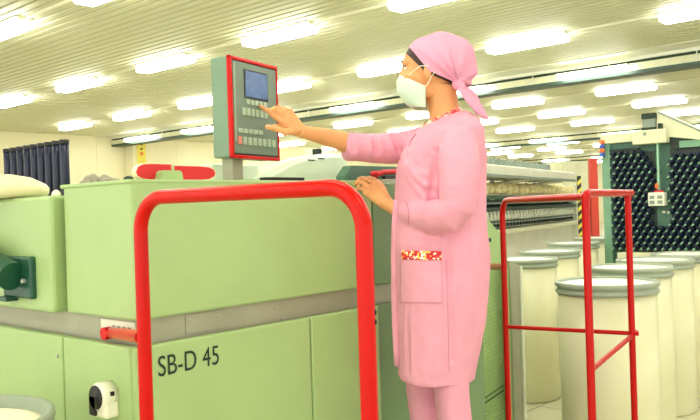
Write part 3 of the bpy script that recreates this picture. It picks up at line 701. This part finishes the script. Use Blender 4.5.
# cream roving bobbins, two rows lying on the shelf
pr = None; k = 0
for rw, (yy, zz, rad) in enumerate(((0.06, sz(194.6)+0.088, 0.062), (0.27, sz(186.5), 0.062))):
    nn = 23
    for i in range(nn):
        if pr is None:
            t = empty('roving_bobbin', (0, 0, 0), 'b', 'bobbin')
            c = MB(); c.lathe([(0.03, -0.10), (0.072, -0.075), (0.092, 0), (0.072, 0.075), (0.03, 0.10)], 14, M=Matrix.Rotation(PI/2, 4, 'X') @ Matrix.Rotation(0.3, 4, 'Y')); c.build('yarn_body', 'yarn', t)
            c = MB(); c.lathe([(0.014, 0.09), (0.014, 0.135)], 10, M=Matrix.Rotation(PI/2, 4, 'X') @ Matrix.Rotation(0.3, 4, 'Y')); c.build('core', 'yarn', t)
            pr = t; o = t
        else: o = copy_tree(pr)
        x_ = XA+0.3+i*(SL-XA-0.4)/nn + random.uniform(-0.05, 0.05) + (0.12 if rw else 0)
        o.location = SM @ Vector((x_, yy, zz + random.uniform(-0.008, 0.012))); o.rotation_euler = (random.uniform(-.2, .2), random.uniform(-.3, .3), math.radians(12.1)+random.uniform(-.5, .5))
        o['label'] = 'cream roving bobbin in the %s row on the spinning frame shelf' % ('front' if rw == 0 else 'back'); o['group'] = 'cream roving bobbins, %s row' % ('front' if rw == 0 else 'back')
# white cops on the spindles
pr = None
for i in range(40):
    x_ = XA+0.3+i*(SL-XA-0.4)/40
    if pr is None:
        t = empty('yarn_cop', (0, 0, 0), 'c', 'cop')
        c = MB(); c.lathe([(0.012, 0), (0.034, 0.02), (0.036, 0.06), (0.012, 0.15), (0.008, 0.16)], 10); c.build('yarn_body', 'cop_white', t)
        c = MB(); c.lathe([(0.014, -0.09), (0.022, -0.06), (0.014, 0.0)], 8); c.build('spindle', 'spindle_dark', t)
        pr = t; o = t
    else: o = copy_tree(pr)
    o.location = SM @ Vector((x_, 0.05, sz(222.5))); o.rotation_euler = (0, 0, 0.3*i)
    o['label'] = 'small white yarn cop in the spindle row below the cream bobbins'; o['group'] = 'white yarn cops on the spinning frame'
# dark pressure arms of the drafting zone
for i in range(60):
    x_ = XA+0.3+i*(SL-XA-0.4)/60
    if i == 0:
        c = MB(); c.box((-0.02, -0.1, -0.015), (0.02, 0.1, 0.02), bev=0.006); c.box((-0.012, -0.13, -0.03), (0.012, -0.08, 0.01)); pa = c.mesh('pressure_arm', 'spindle_dark')
    o = bpy.data.objects.new('pressure_arm', pa); COL.objects.link(o); o.parent = st
    o.matrix_parent_inverse = st.matrix_world.inverted()
    o.matrix_world = SM @ Matrix.Translation((x_, 0.12, sz(206.5))) @ Matrix.Rotation(0.35, 4, 'X')
# small grey cones on the deck
pr = None
for i in range(22):
    x_ = XA+0.4+i*(SL*0.66-XA-0.6)/22
    if pr is None: c = MB(); c.lathe([(0.04, 0), (0.042, 0.012), (0.034, 0.11), (0.014, 0.13)], 10); pr = c.build('yarn_cone', 'mid_grey'); o = pr
    else: o = pr.copy(); COL.objects.link(o)
    o.location = SM @ Vector((x_, -0.1, sz(167)+0.0)); tag(o, 'small grey cone standing on the pale deck over the spinning frame', 'cone', 'grey cones on the deck')
# rounded vent box on the deck end, cabinet, striped post and red column
e0 = D(563, 200, 18.6); e0.z = 0; EM = frame(e0, R0*0.98+F0*0.2)
def ew(px, d=18.6): return (px-563)/FPX*d
et = empty('switch_cabinet', e0, 'tall pale grey cabinet at the far end of the spinning frame', 'cabinet')
c = MB(); c.box((0, 0, 0), (ew(593), 0.8, D(575, 161, 18.6).z), M=EM, bev=0.02); c.build('body', 'beige_metal', et)
c = MB(); c.box((0.08, -0.012, 0.2), (ew(593)/2-0.01, 0, 2.2), M=EM); c.build('door', 'beige_metal', et)
c = MB(); c.box((ew(593)/2+0.01, -0.012, 0.2), (ew(593)-0.08, 0, 2.2), M=EM); c.build('door', 'beige_metal', et)
p = D(579.6, 200, 13.5); t = empty('striped_post', (p.x, p.y, 0), 'thin post with black and yellow hazard stripes near the red column', 'post')
zt_ = D(579, 176, 13.5).z; z = 0; i = 0
c = MB()
while z < zt_:
    c.use('black' if i % 2 else 'sign_yellow'); z2 = min(z+0.075, zt_)
    w_ = 0.028; A_ = [(-w_, -w_), (w_, -w_), (w_, w_), (-w_, w_)]; sk = 0.03
    lo = [(p.x+R0.x*a_+F0.x*b_, p.y+R0.y*a_+F0.y*b_, z+(sk*a_/w_ if z > 0.01 else 0)) for a_, b_ in A_]; hi = [(p.x+R0.x*a_+F0.x*b_, p.y+R0.y*a_+F0.y*b_, z2+(sk*a_/w_ if z2 < zt_ else 0)) for a_, b_ in A_]
    c.loft([lo, hi], smooth=False); z = z2; i += 1
c.build('post', None, t)
p = D(595, 200, 11.5); t = empty('red_column', (p.x, p.y, 0), 'wide red upright column left of the green creel', 'column')
zt_ = D(595, 158, 11.5).z; M_ = frame((p.x, p.y, 0), R0); c = MB(); c.box((-0.055, 0, 0), (0.055, 0.12, zt_), M=M_, bev=0.008); mat('column_red', rgb(205, 62, 40), 0.5); c.build('column', 'column_red', t)
c = MB(); c.box((-0.09, -0.03, 0), (0.09, 0.15, 0.02), M=M_); c.build('base_plate', 'column_red', t)

# ------------------------------------------------------------------ step the woman stands on
PZ_ = 0.45
sp = empty('metal_step', (2.4, 1.55, 0), 'low grey metal step in front of the machine under the woman', 'step')
c = MB(); c.box((1.85, 1.34, PZ_-0.03), (2.75, 1.93, PZ_), bev=0.004); c.build('tread', 'mid_grey', sp)
for xx in (1.9, 2.7):
    for yy in (1.39, 1.88): c = MB(); c.box((xx-0.02, yy-0.02, 0), (xx+0.02, yy+0.02, PZ_-0.03)); c.build('leg', 'mid_grey', sp)

# ------------------------------------------------------------------ the woman
BD = 2.85
def to_static(o, mods):
    """apply modifiers by evaluating, keep as plain mesh"""
    for f in mods: f(o)
    dg = bpy.context.evaluated_depsgraph_get(); dg.update()
    me = bpy.data.meshes.new_from_object(o.evaluated_get(dg)); o.modifiers.clear(); o.data = me
    for p in me.polygons: p.use_smooth = True
    return o
def rem(v, it=5, fac=0.5):
    def f(o):
        m = o.modifiers.new('r', 'REMESH'); m.mode = 'VOXEL'; m.voxel_size = v; m.use_smooth_shade = True
        s_ = o.modifiers.new('s', 'SMOOTH'); s_.iterations = it; s_.factor = fac
    return f
def ring(py, cx, hw, hd, dd=0.0, n=28, pw=2.2, base=BD, tilt=0.0):
    """horizontal body section: centre column cx and half width hw in picture measure at the body's distance, half depth hd in metres"""
    c = D(cx, py, base+dd); out = []
    for k in range(n):
        th = 2*PI*k/n; cs, sn = math.cos(th), math.sin(th)
        x = math.copysign(abs(cs)**(2/pw), cs)*hw/FPX*(base+dd); y = math.copysign(abs(sn)**(2/pw), sn)*hd
        out.append(c + CR*x + CF*y - CU*(tilt*x))
    return out
wt = empty('person', D(440, 205, BD)*1.0, 'woman in pink coat, headscarf and face mask pressing keys on the control box', 'person')
wt.location = (D(440, 205, BD).x, D(440, 205, BD).y, PZ_); wt.matrix_world = Matrix.Translation(wt.location)
# head frame: forward towards picture left, slightly turned away
HA = math.radians(9); HF = (-CR*math.cos(HA)+CF*math.sin(HA)).normalized(); HS = (-CF*math.cos(HA)-CR*math.sin(HA)).normalized(); HU = CU.copy()
HO = D(430, 70, BD); PXM = BD/FPX
def Hd(f, s, u): return HO + HF*f + HS*s + HU*u                     # s>0 is her left side, towards the camera
def hpx(px, py, s=0.0): return Hd((430-px)*PXM/math.cos(HA)*1.0, s, (70-py)*PXM)
HR = Matrix((HF, HS, HU)).transposed()

b = MB()
# cranium, face, jaw, nose, chin, neck
b.ball(Hd(-0.008, 0, 0.018), (0.109, 0.071, 0.096), rot=HR, seg=28, rings=18)
b.ball(Hd(0.046, 0, -0.022), (0.060, 0.058, 0.085), rot=HR, seg=24, rings=16)
b.ball(Hd(0.050, 0, -0.070), (0.040, 0.042, 0.048), rot=HR, seg=24, rings=16)
b.ball(Hd(0.070, 0, -0.112), (0.020, 0.022, 0.018), rot=HR)                                # chin
b.ball(Hd(0.022, 0.036, -0.082), (0.045, 0.016, 0.026), rot=HR); b.ball(Hd(0.022, -0.036, -0.082), (0.045, 0.016, 0.026), rot=HR)   # jaw
for s in (1, -1):
    b.ball(Hd(0.066, s*0.034, -0.028), (0.030, 0.026, 0.024), rot=HR)                        # cheek
    b.ball(Hd(0.086, s*0.030, 0.020), (0.016, 0.026, 0.009), rot=HR)                         # brow ridge
    b.ball(Hd(0.004, s*0.072, -0.014), (0.016, 0.006, 0.028), rot=HR)                        # ear
b.tube([Hd(0.094, 0, 0.010), Hd(0.100, 0, -0.008), Hd(0.106, 0, -0.030), Hd(0.100, 0, -0.040)], [0.010, 0.010, 0.012, 0.009], 10)   # nose
b.ball(Hd(0.098, 0, -0.066), (0.012, 0.022, 0.008), rot=HR); b.ball(Hd(0.096, 0, -0.078), (0.011, 0.018, 0.007), rot=HR)             # lips
b.loft([ring(86, 441, 16, 0.052, n=20), ring(98, 442, 15.5, 0.052, n=20), ring(108, 443.5, 15.5, 0.052, n=20), ring(118, 445, 16, 0.056, n=20), ring(130, 446, 22, 0.09, n=20), ring(140, 446, 30, 0.14, n=20), ring(200, 441, 33, 0.12, n=20), ring(260, 440, 36, 0.14, n=20), ring(300, 439, 36, 0.14, n=20)])
# legs and feet (inside the trousers)
def down(cx, py, d): return D(cx, py, d)
zfoot = PZ_+0.045
for cx, d in ((450, 2.765), (427, 2.935)):
    hip = D(cx-6, 290, d); knee = D(cx, 395, d); ank = Vector((knee.x+0.01, knee.y, zfoot+0.05))
    b.tube([hip, D(cx-2, 340, d), knee, knee.lerp(ank, 0.35), ank], [0.078, 0.066, 0.048, 0.046, 0.034], 14)
    toe = -R0; b.tube([ank+Vector((0, 0, -0.03))-toe*0.03, ank+toe*0.08+Vector((0, 0, -0.05)), ank+toe*0.15+Vector((0, 0, -0.06))], [0.034, 0.032, 0.022], 12)
# near (left) arm
def chain(pts, rr, seg=14): b.tube([D(*p) for p in pts], rr, seg)
chain([(452, 138, 2.74), (458, 160, 2.69), (456, 205, 2.665), (450, 214, 2.68), (425, 215, 2.76), (406, 213, 2.83), (394, 208, 2.88), (386, 203.5, 2.915)], [0.05, 0.045, 0.042, 0.042, 0.038, 0.031, 0.027, 0.024])
# near hand: back of the hand to the camera, fingers over the machine's top edge
def slab(a, b_, wa, wb, ta, tb, wdir, tdir, n=16):
    rings = []
    for i in range(7):
        t = i/6; c_ = a.lerp(b_, t); w_ = wa+(wb-wa)*t; th_ = ta+(tb-ta)*t; w_ *= 1-0.0*t
        rings.append([c_ + wdir*math.cos(2*PI*k/n)*w_ + tdir*math.sin(2*PI*k/n)*th_ for k in range(n)])
    b.loft(rings)
W1 = D(387, 204, 2.91); K1 = D(371, 188, 2.972)
ax = (K1-W1).normalized(); wd = (CR*0.62+CU*0.62+CF*0.25); wd = (wd-ax*wd.dot(ax)).normalized(); td = ax.cross(wd)
slab(W1, K1, 0.028, 0.041, 0.019, 0.015, wd, td)
def fing(pts, r0, r1):
    r0 *= 1.12; r1 *= 1.12; n_ = len(pts); P3 = [D(*p) for p in pts]; b.tube(P3, [r0+(r1-r0)*i/(n_-1) for i in range(n_)], 12); b.ball(P3[-1], r1, seg=12, rings=8); b.ball(P3[0], r0*1.05, seg=12, rings=8)
    for q_ in P3[1:-1]: b.ball(q_, r0*1.0, seg=12, rings=8)
fing([(378, 183.5, 2.985), (374, 179.3, 3.01), (369, 178.3, 3.04), (365, 178.8, 3.055)], 0.0092, 0.0075)      # index
fing([(374, 185, 2.98), (368, 180.2, 3.00), (362.5, 178.6, 3.03), (359, 179.2, 3.04)], 0.0096, 0.0076)         # middle
fing([(370, 188, 2.972), (363.5, 183.2, 2.975), (358.5, 181.5, 2.98), (356, 183.5, 2.982)], 0.0092, 0.0074)    # ring
fing([(368, 192.5, 2.962), (362.5, 188.8, 2.965), (358.5, 187.5, 2.97), (356.5, 189, 2.972)], 0.0082, 0.0066) # little
fing([(386, 196, 2.93), (383, 188.5, 2.97), (380, 184, 2.995), (377, 181.5, 3.01)], 0.0115, 0.009)            # thumb
# far (right) arm
chain([(432, 142, 2.98), (400, 148, 3.00), (368, 149, 2.97), (345, 142, 2.92), (322, 136, 2.87), (304, 132, 2.815), (299, 131, 2.80)], [0.05, 0.044, 0.042, 0.038, 0.031, 0.0235, 0.022])
W2 = D(300, 131.5, 2.80); K2 = D(284, 117, 2.79)
ax = (K2-W2).normalized(); wd = (CU*0.7+CR*0.6); wd = (wd-ax*wd.dot(ax)).normalized(); td = ax.cross(wd)
slab(W2, K2, 0.026, 0.041, 0.018, 0.015, wd, td)
def face_d(px, py): r = ray(px, py); return (PO-CC).dot(pb)/r.dot(pb)
tipd = face_d(260, 106)-0.010
fing([(281.5, 121.5, 2.782), (273.5, 115.5, min(2.775, face_d(273, 115)-0.02)), (266, 110, tipd-0.004), (260.5, 106.3, tipd)], 0.0095, 0.0070)
fing([(281.5, 116.5, 2.785), (275, 108.5, 2.775), (270.5, 110.5, 2.765), (272, 115, 2.768)], 0.0095, 0.0072)
fing([(284.5, 112.5, 2.793), (279, 107.5, 2.792), (275.5, 111, 2.788), (278, 115, 2.79)], 0.0090, 0.0070)
fing([(289, 111.5, 2.80), (284, 108.5, 2.805), (281, 112, 2.805), (283.5, 115, 2.80)], 0.0082, 0.0064)
fing([(293, 131, 2.778), (284.5, 132, 2.76), (275, 128, 2.752), (267.5, 127, 2.745)], 0.0125, 0.0085)
body = b.build('body', 'skin', wt)
to_static(body, [rem(0.0030, 3, 0.5)])
# fingernails on the pointing hand
for (px, py, d) in ((261.3, 105.4, tipd-0.007), (268.6, 126.2, 2.737)):
    c = MB(); c.ball(D(px, py, d), (0.0052, 0.0022, 0.0036), rot=Matrix((CR, CF, CU)).transposed(), seg=10, rings=6); c.build('fingernail', 'nail', wt)
# eyes, brows
for s in (1, -1):
    c = MB(); ec = Hd(0.082, s*0.031, 0.004); c.ball(ec, 0.0118, seg=16, rings=10); ey = c.build('eye', 'eye_white', wt)
    c = MB(); c.ball(Hd(0.0905, s*0.0315, 0.003), (0.0042, 0.0056, 0.0056), rot=HR, seg=12, rings=8); c.build('iris', 'iris', ey)
    c = MB(); c.tube([Hd(0.094, s*0.018, 0.009), Hd(0.0945, s*0.031, 0.0115), Hd(0.086, s*0.044, 0.007)], [0.0018, 0.0024, 0.0018], 6); c.build('eyelashes', 'hair', ey)
    c = MB(); c.tube([Hd(0.103, s*0.014, 0.024), Hd(0.101, s*0.030, 0.029), Hd(0.088, s*0.046, 0.024)], [0.0022, 0.003, 0.0016], 6); c.build('eyebrow', 'hair', wt)

# headscarf: outline measured round a centre, swept to the sides
SCX, SCY = 441, 66
SIL = [(180, 40), (165, 38), (150, 37.5), (135, 36), (120, 34.5), (105, 33), (90, 33.5), (75, 33.5), (60, 33), (45, 34), (30, 35.5), (15, 35.5), (0, 35), (-15, 35), (-30, 34.5), (-45, 32), (-60, 30), (-90, 28), (-120, 28), (-150, 34), (-180, 40)]
def sil(a):
    a = (a+180) % 360-180
    for i in range(len(SIL)-1):
        a1, r1 = SIL[i]; a0, r0 = SIL[i+1]
        if a0 <= a <= a1: return r0+(r1-r0)*(a-a0)/(a1-a0)
    return 35
def cap(scale, half, cuts, name, m, parent, fold=0.0, thick=0.0025):
    na, nb_ = 120, 60; vs = []; fs = []
    for j in range(nb_+1):
        ph = -PI/2+PI*j/nb_
        for i in range(na):
            th = 360*i/na; r = sil(th)*scale*(1 if scale > 0.99 else 1-0.07*max(0.0, min(1.0, 0.5+math.cos(math.radians(th)))))
            x = math.cos(math.radians(th))*r*math.cos(ph); y = math.sin(math.radians(th))*r*math.cos(ph)
            s = half*math.sin(ph)
            if fold:
                kx, ky = SCX+x-457, -(SCY-y-86)        # angle about the knot
                rad = math.hypot(kx, ky); an = math.atan2(ky, kx)
                k_ = 1+fold*(math.sin(an*11+1.5*math.sin(an*3))*min(1, 22/(rad+6))+0.5*math.sin(an*23+ph*3)*min(1, 10/(rad+5)))
                x *= k_; y *= k_; s *= 1+(k_-1)*1.5
            vs.append(hpx(SCX+x, SCY-y, s))
    for j in range(nb_):
        for i in range(na): fs.append((j*na+i, j*na+(i+1) % na, (j+1)*na+(i+1) % na, (j+1)*na+i))
    me = bpy.data.meshes.new(name); me.from_pydata([tuple(v) for v in vs], [], fs); bm = bmesh.new(); bm.from_mesh(me)
    bmesh.ops.remove_doubles(bm, verts=bm.verts[:], dist=1e-5)
    for (x0, y0_), (x1, y1_) in cuts:
        p0 = hpx(x0, y0_); p1 = hpx(x1, y1_); d_ = (p1-p0).normalized(); nrm = d_.cross(HS).normalized()
        if nrm.dot(hpx(SCX, 40)-p0) < 0: nrm = -nrm
        bmesh.ops.bisect_plane(bm, geom=bm.verts[:]+bm.edges[:]+bm.faces[:], plane_co=p0, plane_no=nrm, clear_inner=True)
    bmesh.ops.recalc_face_normals(bm, faces=bm.faces[:]); bm.to_mesh(me); bm.free()
    me.materials.append(MATS[m]); o = bpy.data.objects.new(name, me); COL.objects.link(o)
    def sol(ob): q_ = ob.modifiers.new('s', 'SOLIDIFY'); q_.thickness = thick; q_.offset = -1
    to_static(o, [sol]); o.parent = parent; o.matrix_parent_inverse = parent.matrix_world.inverted(); return o
cap(0.985, 0.082, [((401, 48), (431, 80)), ((428, 76), (462, 91))], 'hair', 'hair', wt)
sc = cap(1.0, 0.088, [((405.5, 42), (431, 76)), ((428, 74), (468, 91))], 'headscarf', 'pink_scarf', wt, fold=0.045)
kn = hpx(458, 86, 0.045)
c = MB(); c.ball(kn, (0.024, 0.020, 0.026), rot=HR); c.ball(kn+HU*0.012-HF*0.014, (0.020, 0.016, 0.014), rot=HR); c.ball(kn-HU*0.012-HF*0.010, (0.014, 0.018, 0.018), rot=HR)
c.build('knot', 'pink_scarf', sc)
def tail(pts, ws, name):
    c = MB(); rings = []
    for (px, py, s), w_ in zip(pts, ws):
        ce = hpx(px, py, s); out = []
        for k in range(14):
            th = 2*PI*k/14; out.append(ce + (CR*0.9+CF*0.4)*math.cos(th)*w_ + (CF*0.9-CR*0.4)*math.sin(th)*0.007*(1+0.4*math.cos(3*th)))
        rings.append(out)
    c.loft(rings); o = c.build(name, 'pink_scarf', sc); return o
tail([(458, 86, 0.04), (463, 93, 0.05), (469, 100, 0.052), (475, 109, 0.050), (481, 117, 0.046), (485, 122, 0.042)], [0.012, 0.026, 0.032, 0.029, 0.020, 0.006], 'scarf_tail')
tail([(460, 86, 0.02), (467, 92, 0.028), (472, 101, 0.030), (475, 110, 0.030), (477, 117, 0.03)], [0.010, 0.025, 0.028, 0.020, 0.006], 'scarf_tail')

# face mask
def mask_pt(a, t):
    # a -1..1 across, t 0..1 from nose to chin
    prof = [0.110, 0.120, 0.123, 0.122, 0.118, 0.110, 0.100, 0.085, 0.064]; ups = [-0.018, -0.036, -0.050, -0.066, -0.080, -0.095, -0.109, -0.124, -0.138]
    q_ = t*8; i = min(int(q_), 7); k = q_-i; f = prof[i]+(prof[i+1]-prof[i])*k; u = ups[i]+(ups[i+1]-ups[i])*k
    cs = max(0.0, math.cos(a*PI/2)); e_ = 0.012; f = e_+(f-e_)*cs**0.8
    us = -0.068 + (-0.143+0.068)*t; u = us+(u-us)*cs**0.9
    s = 0.067*math.sin(a*PI/2)*(1-0.22*max(0, t-0.3))
    f += 0.0018*math.sin(t*PI*5)*(1-abs(a))
    return Hd(f, s, u)
nA, nT = 40, 28; c = MB(); vs = [mask_pt(-1+2*i/nA, j/nT) for j in range(nT+1) for i in range(nA+1)]
c.add(vs, [(j*(nA+1)+i, j*(nA+1)+i+1, (j+1)*(nA+1)+i+1, (j+1)*(nA+1)+i) for j in range(nT) for i in range(nA)], True)
mk = c.build('face_mask', 'mask_cloth', wt)
def sol2(ob): q_ = ob.modifiers.new('s', 'SOLIDIFY'); q_.thickness = 0.002; q_.offset = 0
to_static(mk, [sol2])
for s in (1, -1):
    c = MB(); c.tube([mask_pt(s*0.55, 0.02), hpx(415, 73.5, s*0.068), hpx(422, 69.5, s*0.077), hpx(430, 70, s*0.084)], 0.0016, 8); c.build('ear_loop', 'plastic_white', mk)
    c = MB(); c.tube([mask_pt(s*0.99, 0.1), hpx(429, 87, s*0.071), hpx(432, 81, s*0.080), hpx(436, 76, s*0.085)], 0.0016, 8); c.build('ear_loop', 'plastic_white', mk)

# coat: torso, near sleeve and far sleeve merged into one surface
b = MB()
T = [(118.5, 444, 19.5, 0.070, -0.42), (121.5, 446, 25, 0.105, -0.34), (125.5, 447.5, 31, 0.150, -0.2), (133, 447.5, 36, 0.178, -0.08), (143, 446, 38, 0.185), (155, 443.5, 42.5, 0.172), (166, 441.5, 44.5, 0.162), (188, 440.5, 45.5, 0.152),
     (210, 440, 46.5, 0.150), (235, 440, 47.5, 0.165), (262, 441, 48, 0.186), (290, 441, 46, 0.196), (320, 440, 43.5, 0.198), (350, 438, 40.5, 0.192), (368, 436.5, 38.5, 0.188), (376, 436, 37.8, 0.187)]
b.loft([ring(*t[:4], n=36, pw=2.35, tilt=t[4] if len(t) > 4 else 0.0) for t in T])
b.tube([D(*p) for p in [(450, 135, 2.76), (458, 143, 2.71), (460, 165, 2.655), (459, 190, 2.635), (457, 207, 2.63), (450, 216, 2.64), (434, 218, 2.68), (420, 216, 2.735), (407.5, 214, 2.785)]], [0.050, 0.066, 0.070, 0.066, 0.062, 0.060, 0.055, 0.050, 0.047], 20)
b.tube([D(*p) for p in [(436, 142, 2.95), (418, 145, 2.98), (398, 147.5, 2.985), (378, 148.5, 2.965), (360, 147.5, 2.94), (345, 146.5, 2.92)]], [0.068, 0.066, 0.062, 0.058, 0.055, 0.053], 20)
coat = b.build('coat', 'pink', wt)
to_static(coat, [rem(0.006, 6, 0.5)])
# cloth folds: real displacement, strongest at elbow, armpit and down the skirt
def seg_d(p, a, b_):
    ab = b_-a; t = max(0, min(1, (p-a).dot(ab)/ab.length_squared)); return (p-a-ab*t).length, t
me = coat.data; nrm = [v.normal.copy() for v in me.vertices]; inv = coat.matrix_world
ELB = D(452, 214, 2.62); ARM = D(432, 175, 2.68); CUF = D(362, 148, 2.9)
cres = [(D(428, 200, 2.69), D(458, 226, 2.62), 0.006), (D(430, 190, 2.70), D(480, 205, 2.64), 0.006), (D(434, 168, 2.70), D(430, 206, 2.70), 0.004), (D(436, 150, 2.69), D(470, 168, 2.62), 0.004),
        (D(432, 212, 2.70), D(440, 235, 2.68), 0.005), (D(470, 190, 2.64), D(484, 215, 2.66), 0.005), (D(410, 170, 2.75), D(432, 200, 2.70), 0.005), (D(400, 160, 2.8), D(430, 182, 2.70), 0.004),
        (D(350, 136, 2.87), D(356, 158, 2.87), 0.004), (D(372, 134, 2.90), D(380, 158, 2.90), 0.005), (D(392, 134, 2.93), D(402, 156, 2.92), 0.006), (D(408, 140, 2.9), D(424, 160, 2.8), 0.006),
        (D(402, 243, 2.70), D(430, 238, 2.68), 0.004), (D(448, 240, 2.67), D(452, 360, 2.66), 0.005), (D(470, 240, 2.69), D(464, 330, 2.68), 0.005), (D(412, 300, 2.72), D(410, 372, 2.72), 0.004)]
for v in me.vertices:
    p = v.co; n_ = nrm[v.index]
    d_ = 0.006*noise.noise(Vector((p.x*8, p.y*8, p.z*4))) + 0.003*noise.noise(Vector((p.x*26, p.y*26, p.z*14)))
    for a_, e_, am in cres:
        q_, t = seg_d(p, a_, e_)
        if q_ < 0.05: d_ -= 2.3*am*(math.exp(-(q_/0.009)**2)-0.55*math.exp(-((q_-0.019)/0.009)**2))*math.sin(PI*(0.12+0.76*t))
    v.co = p + n_*d_
me.update()
# helpers that lay trims on the coat's near surface
bvh = BVHTree.FromPolygons([v.co.copy() for v in me.vertices], [list(p.vertices) for p in me.polygons])
mwi = coat.matrix_world
def on_coat(px, py, off=0.0015):
    d_ = ray(px, py).normalized(); h = bvh.ray_cast(CC, d_)
    return (h[0] - d_*off) if h[0] else None
def patch(px0, py0, px1, py1, name, m, nx=30, ny=8, off=0.002, slope=0.0, par=None, bow=0.0):
    c = MB(); vs = []
    for j in range(ny+1):
        for i in range(nx+1):
            px = px0+(px1-px0)*i/nx; py = py0+(py1-py0)*j/ny+slope*(px-px0); vs.append(on_coat(px, py, off) or D(px, py, 2.7))
    c.add(vs, [(j*(nx+1)+i, j*(nx+1)+i+1, (j+1)*(nx+1)+i+1, (j+1)*(nx+1)+i) for j in range(ny) for i in range(nx)], True)
    o = c.build(name, m, par or wt)
    def so(ob): q_ = ob.modifiers.new('s', 'SOLIDIFY'); q_.thickness = 0.002; q_.offset = 0
    return to_static(o, [so])
pk = patch(400, 252, 442, 303, 'pocket', 'pink', 24, 30, 0.0015, 0.0, coat)
patch(401.5, 250.5, 441.5, 259.5, 'pocket_trim', 'floral', 40, 8, 0.005, 0.02, pk)
def line_on(pts, r, name, m, par, off=0.001):
    P3 = []
    for i in range(len(pts)-1):
        for k in range(12):
            t = k/12; q_ = on_coat(pts[i][0]+(pts[i+1][0]-pts[i][0])*t, pts[i][1]+(pts[i+1][1]-pts[i][1])*t, off)
            if q_: P3.append(q_)
    if len(P3) > 2: c = MB(); c.tube(P3, r, 6); return c.build(name, m, par)
line_on([(400, 252), (400, 303), (442, 303), (442, 252)], 0.0007, 'pocket_seam', 'pink_seam', pk)
line_on([(407, 203), (409, 214), (408, 226)], 0.0014, 'cuff_seam', 'pink_seam', coat, 0.0006)
line_on([(446, 260), (448, 320), (449, 376)], 0.0009, 'side_seam', 'pink_seam', coat, 0.0006)
line_on([(416, 134), (411, 141), (409, 146)], 0.0035, 'neck_slit', 'pink_seam', coat, 0.0006)
# free front edge of the coat
c = MB(); rings = []
for (px, py, w_) in ((394.5, 200, 3), (393, 225, 3.4), (392.5, 255, 3.6), (393, 290, 3.8), (394, 325, 4), (395, 350, 3.8), (395.5, 366, 3.4)):
    ce = D(px+2, py, 2.80); rings.append([ce + CR*(w_*math.cos(2*PI*k/10))*PXM + CF*0.012*math.sin(2*PI*k/10) for k in range(10)])
c.loft(rings); c.build('front_edge', 'pink', coat)
# floral neck band
c = MB(); rings = []; NB = 40
for j in range(NB+1):
    pass
cen = D(442.5, 118.5, BD)
def nb_pt(th, r1, lift):
    # tilted ring: low at her front (picture left), high at the nape
    x = math.cos(th); y = math.sin(th); return cen + CR*(x*(17.5+r1)*PXM) + CF*(y*(0.064+r1*0.0035)) + CU*(x*8.0*PXM - lift)
vs = []; NR = 48
for th_i in range(NR):
    th = 2*PI*th_i/NR
    for (r1, lf) in ((-1.0, -0.013), (1.2, -0.010), (4.0, 0.006), (5.5, 0.016), (2.5, 0.018), (-0.5, 0.002)): vs.append(nb_pt(th, r1, lf))
fs = [(i*6+k, ((i+1) % NR)*6+k, ((i+1) % NR)*6+(k+1) % 6, i*6+(k+1) % 6) for i in range(NR) for k in range(6)]
c = MB(); c.add(vs, fs, True); c.build('neck_band', 'floral_neck', coat)

# trousers
b = MB()
for cx, d, hw in ((451, 2.755, 17.5), (424.5, 2.945, 18.5)):
    k_ = D(cx, 395, d); an = Vector((k_.x, k_.y, PZ_+0.075))
    rr_ = [ring(300, cx-2, hw*1.08, 0.095, base=d, n=20), ring(345, cx-1, hw*1.05, 0.09, base=d, n=20), ring(390, cx, hw, 0.082, base=d, n=20), ring(420, cx+3, hw*0.97, 0.08, base=d, n=20)]
    lastc = sum((Vector(p) for p in rr_[-1]), Vector())/20
    low = [Vector((p.x-lastc.x+lastc.x, p.y, 0)) for p in rr_[-1]]
    for zz in (0.75-0.0, PZ_+0.10):
        if zz < lastc.z: rr_.append([Vector((p.x, p.y, zz)) for p in low])
    b.loft(rr_)
tr = b.build('trousers', 'pink', wt); to_static(tr, [rem(0.007, 4, 0.5)])
for v in tr.data.vertices: v.co += v.normal*(0.004*noise.noise(Vector((v.co.x*14, v.co.y*14, v.co.z*5))))
for cx, d in ((450, 2.765), (427, 2.935)):
    knee = D(cx, 395, d); ank = Vector((knee.x+0.01, knee.y, PZ_)); toe = -R0; M_ = frame(ank, toe)
    rings = []
    for x_, w_, h_ in ((-0.075, 0.02, 0.05), (-0.06, 0.036, 0.075), (0, 0.040, 0.085), (0.07, 0.044, 0.06), (0.14, 0.045, 0.045), (0.18, 0.034, 0.034), (0.195, 0.015, 0.02)):
        rings.append([(x_, w_*math.cos(2*PI*k/14), h_/2+h_/2*math.sin(2*PI*k/14)) for k in range(14)])
    c = MB(); c.loft(rings, M=M_); c.build('shoe', 'shoe', wt)
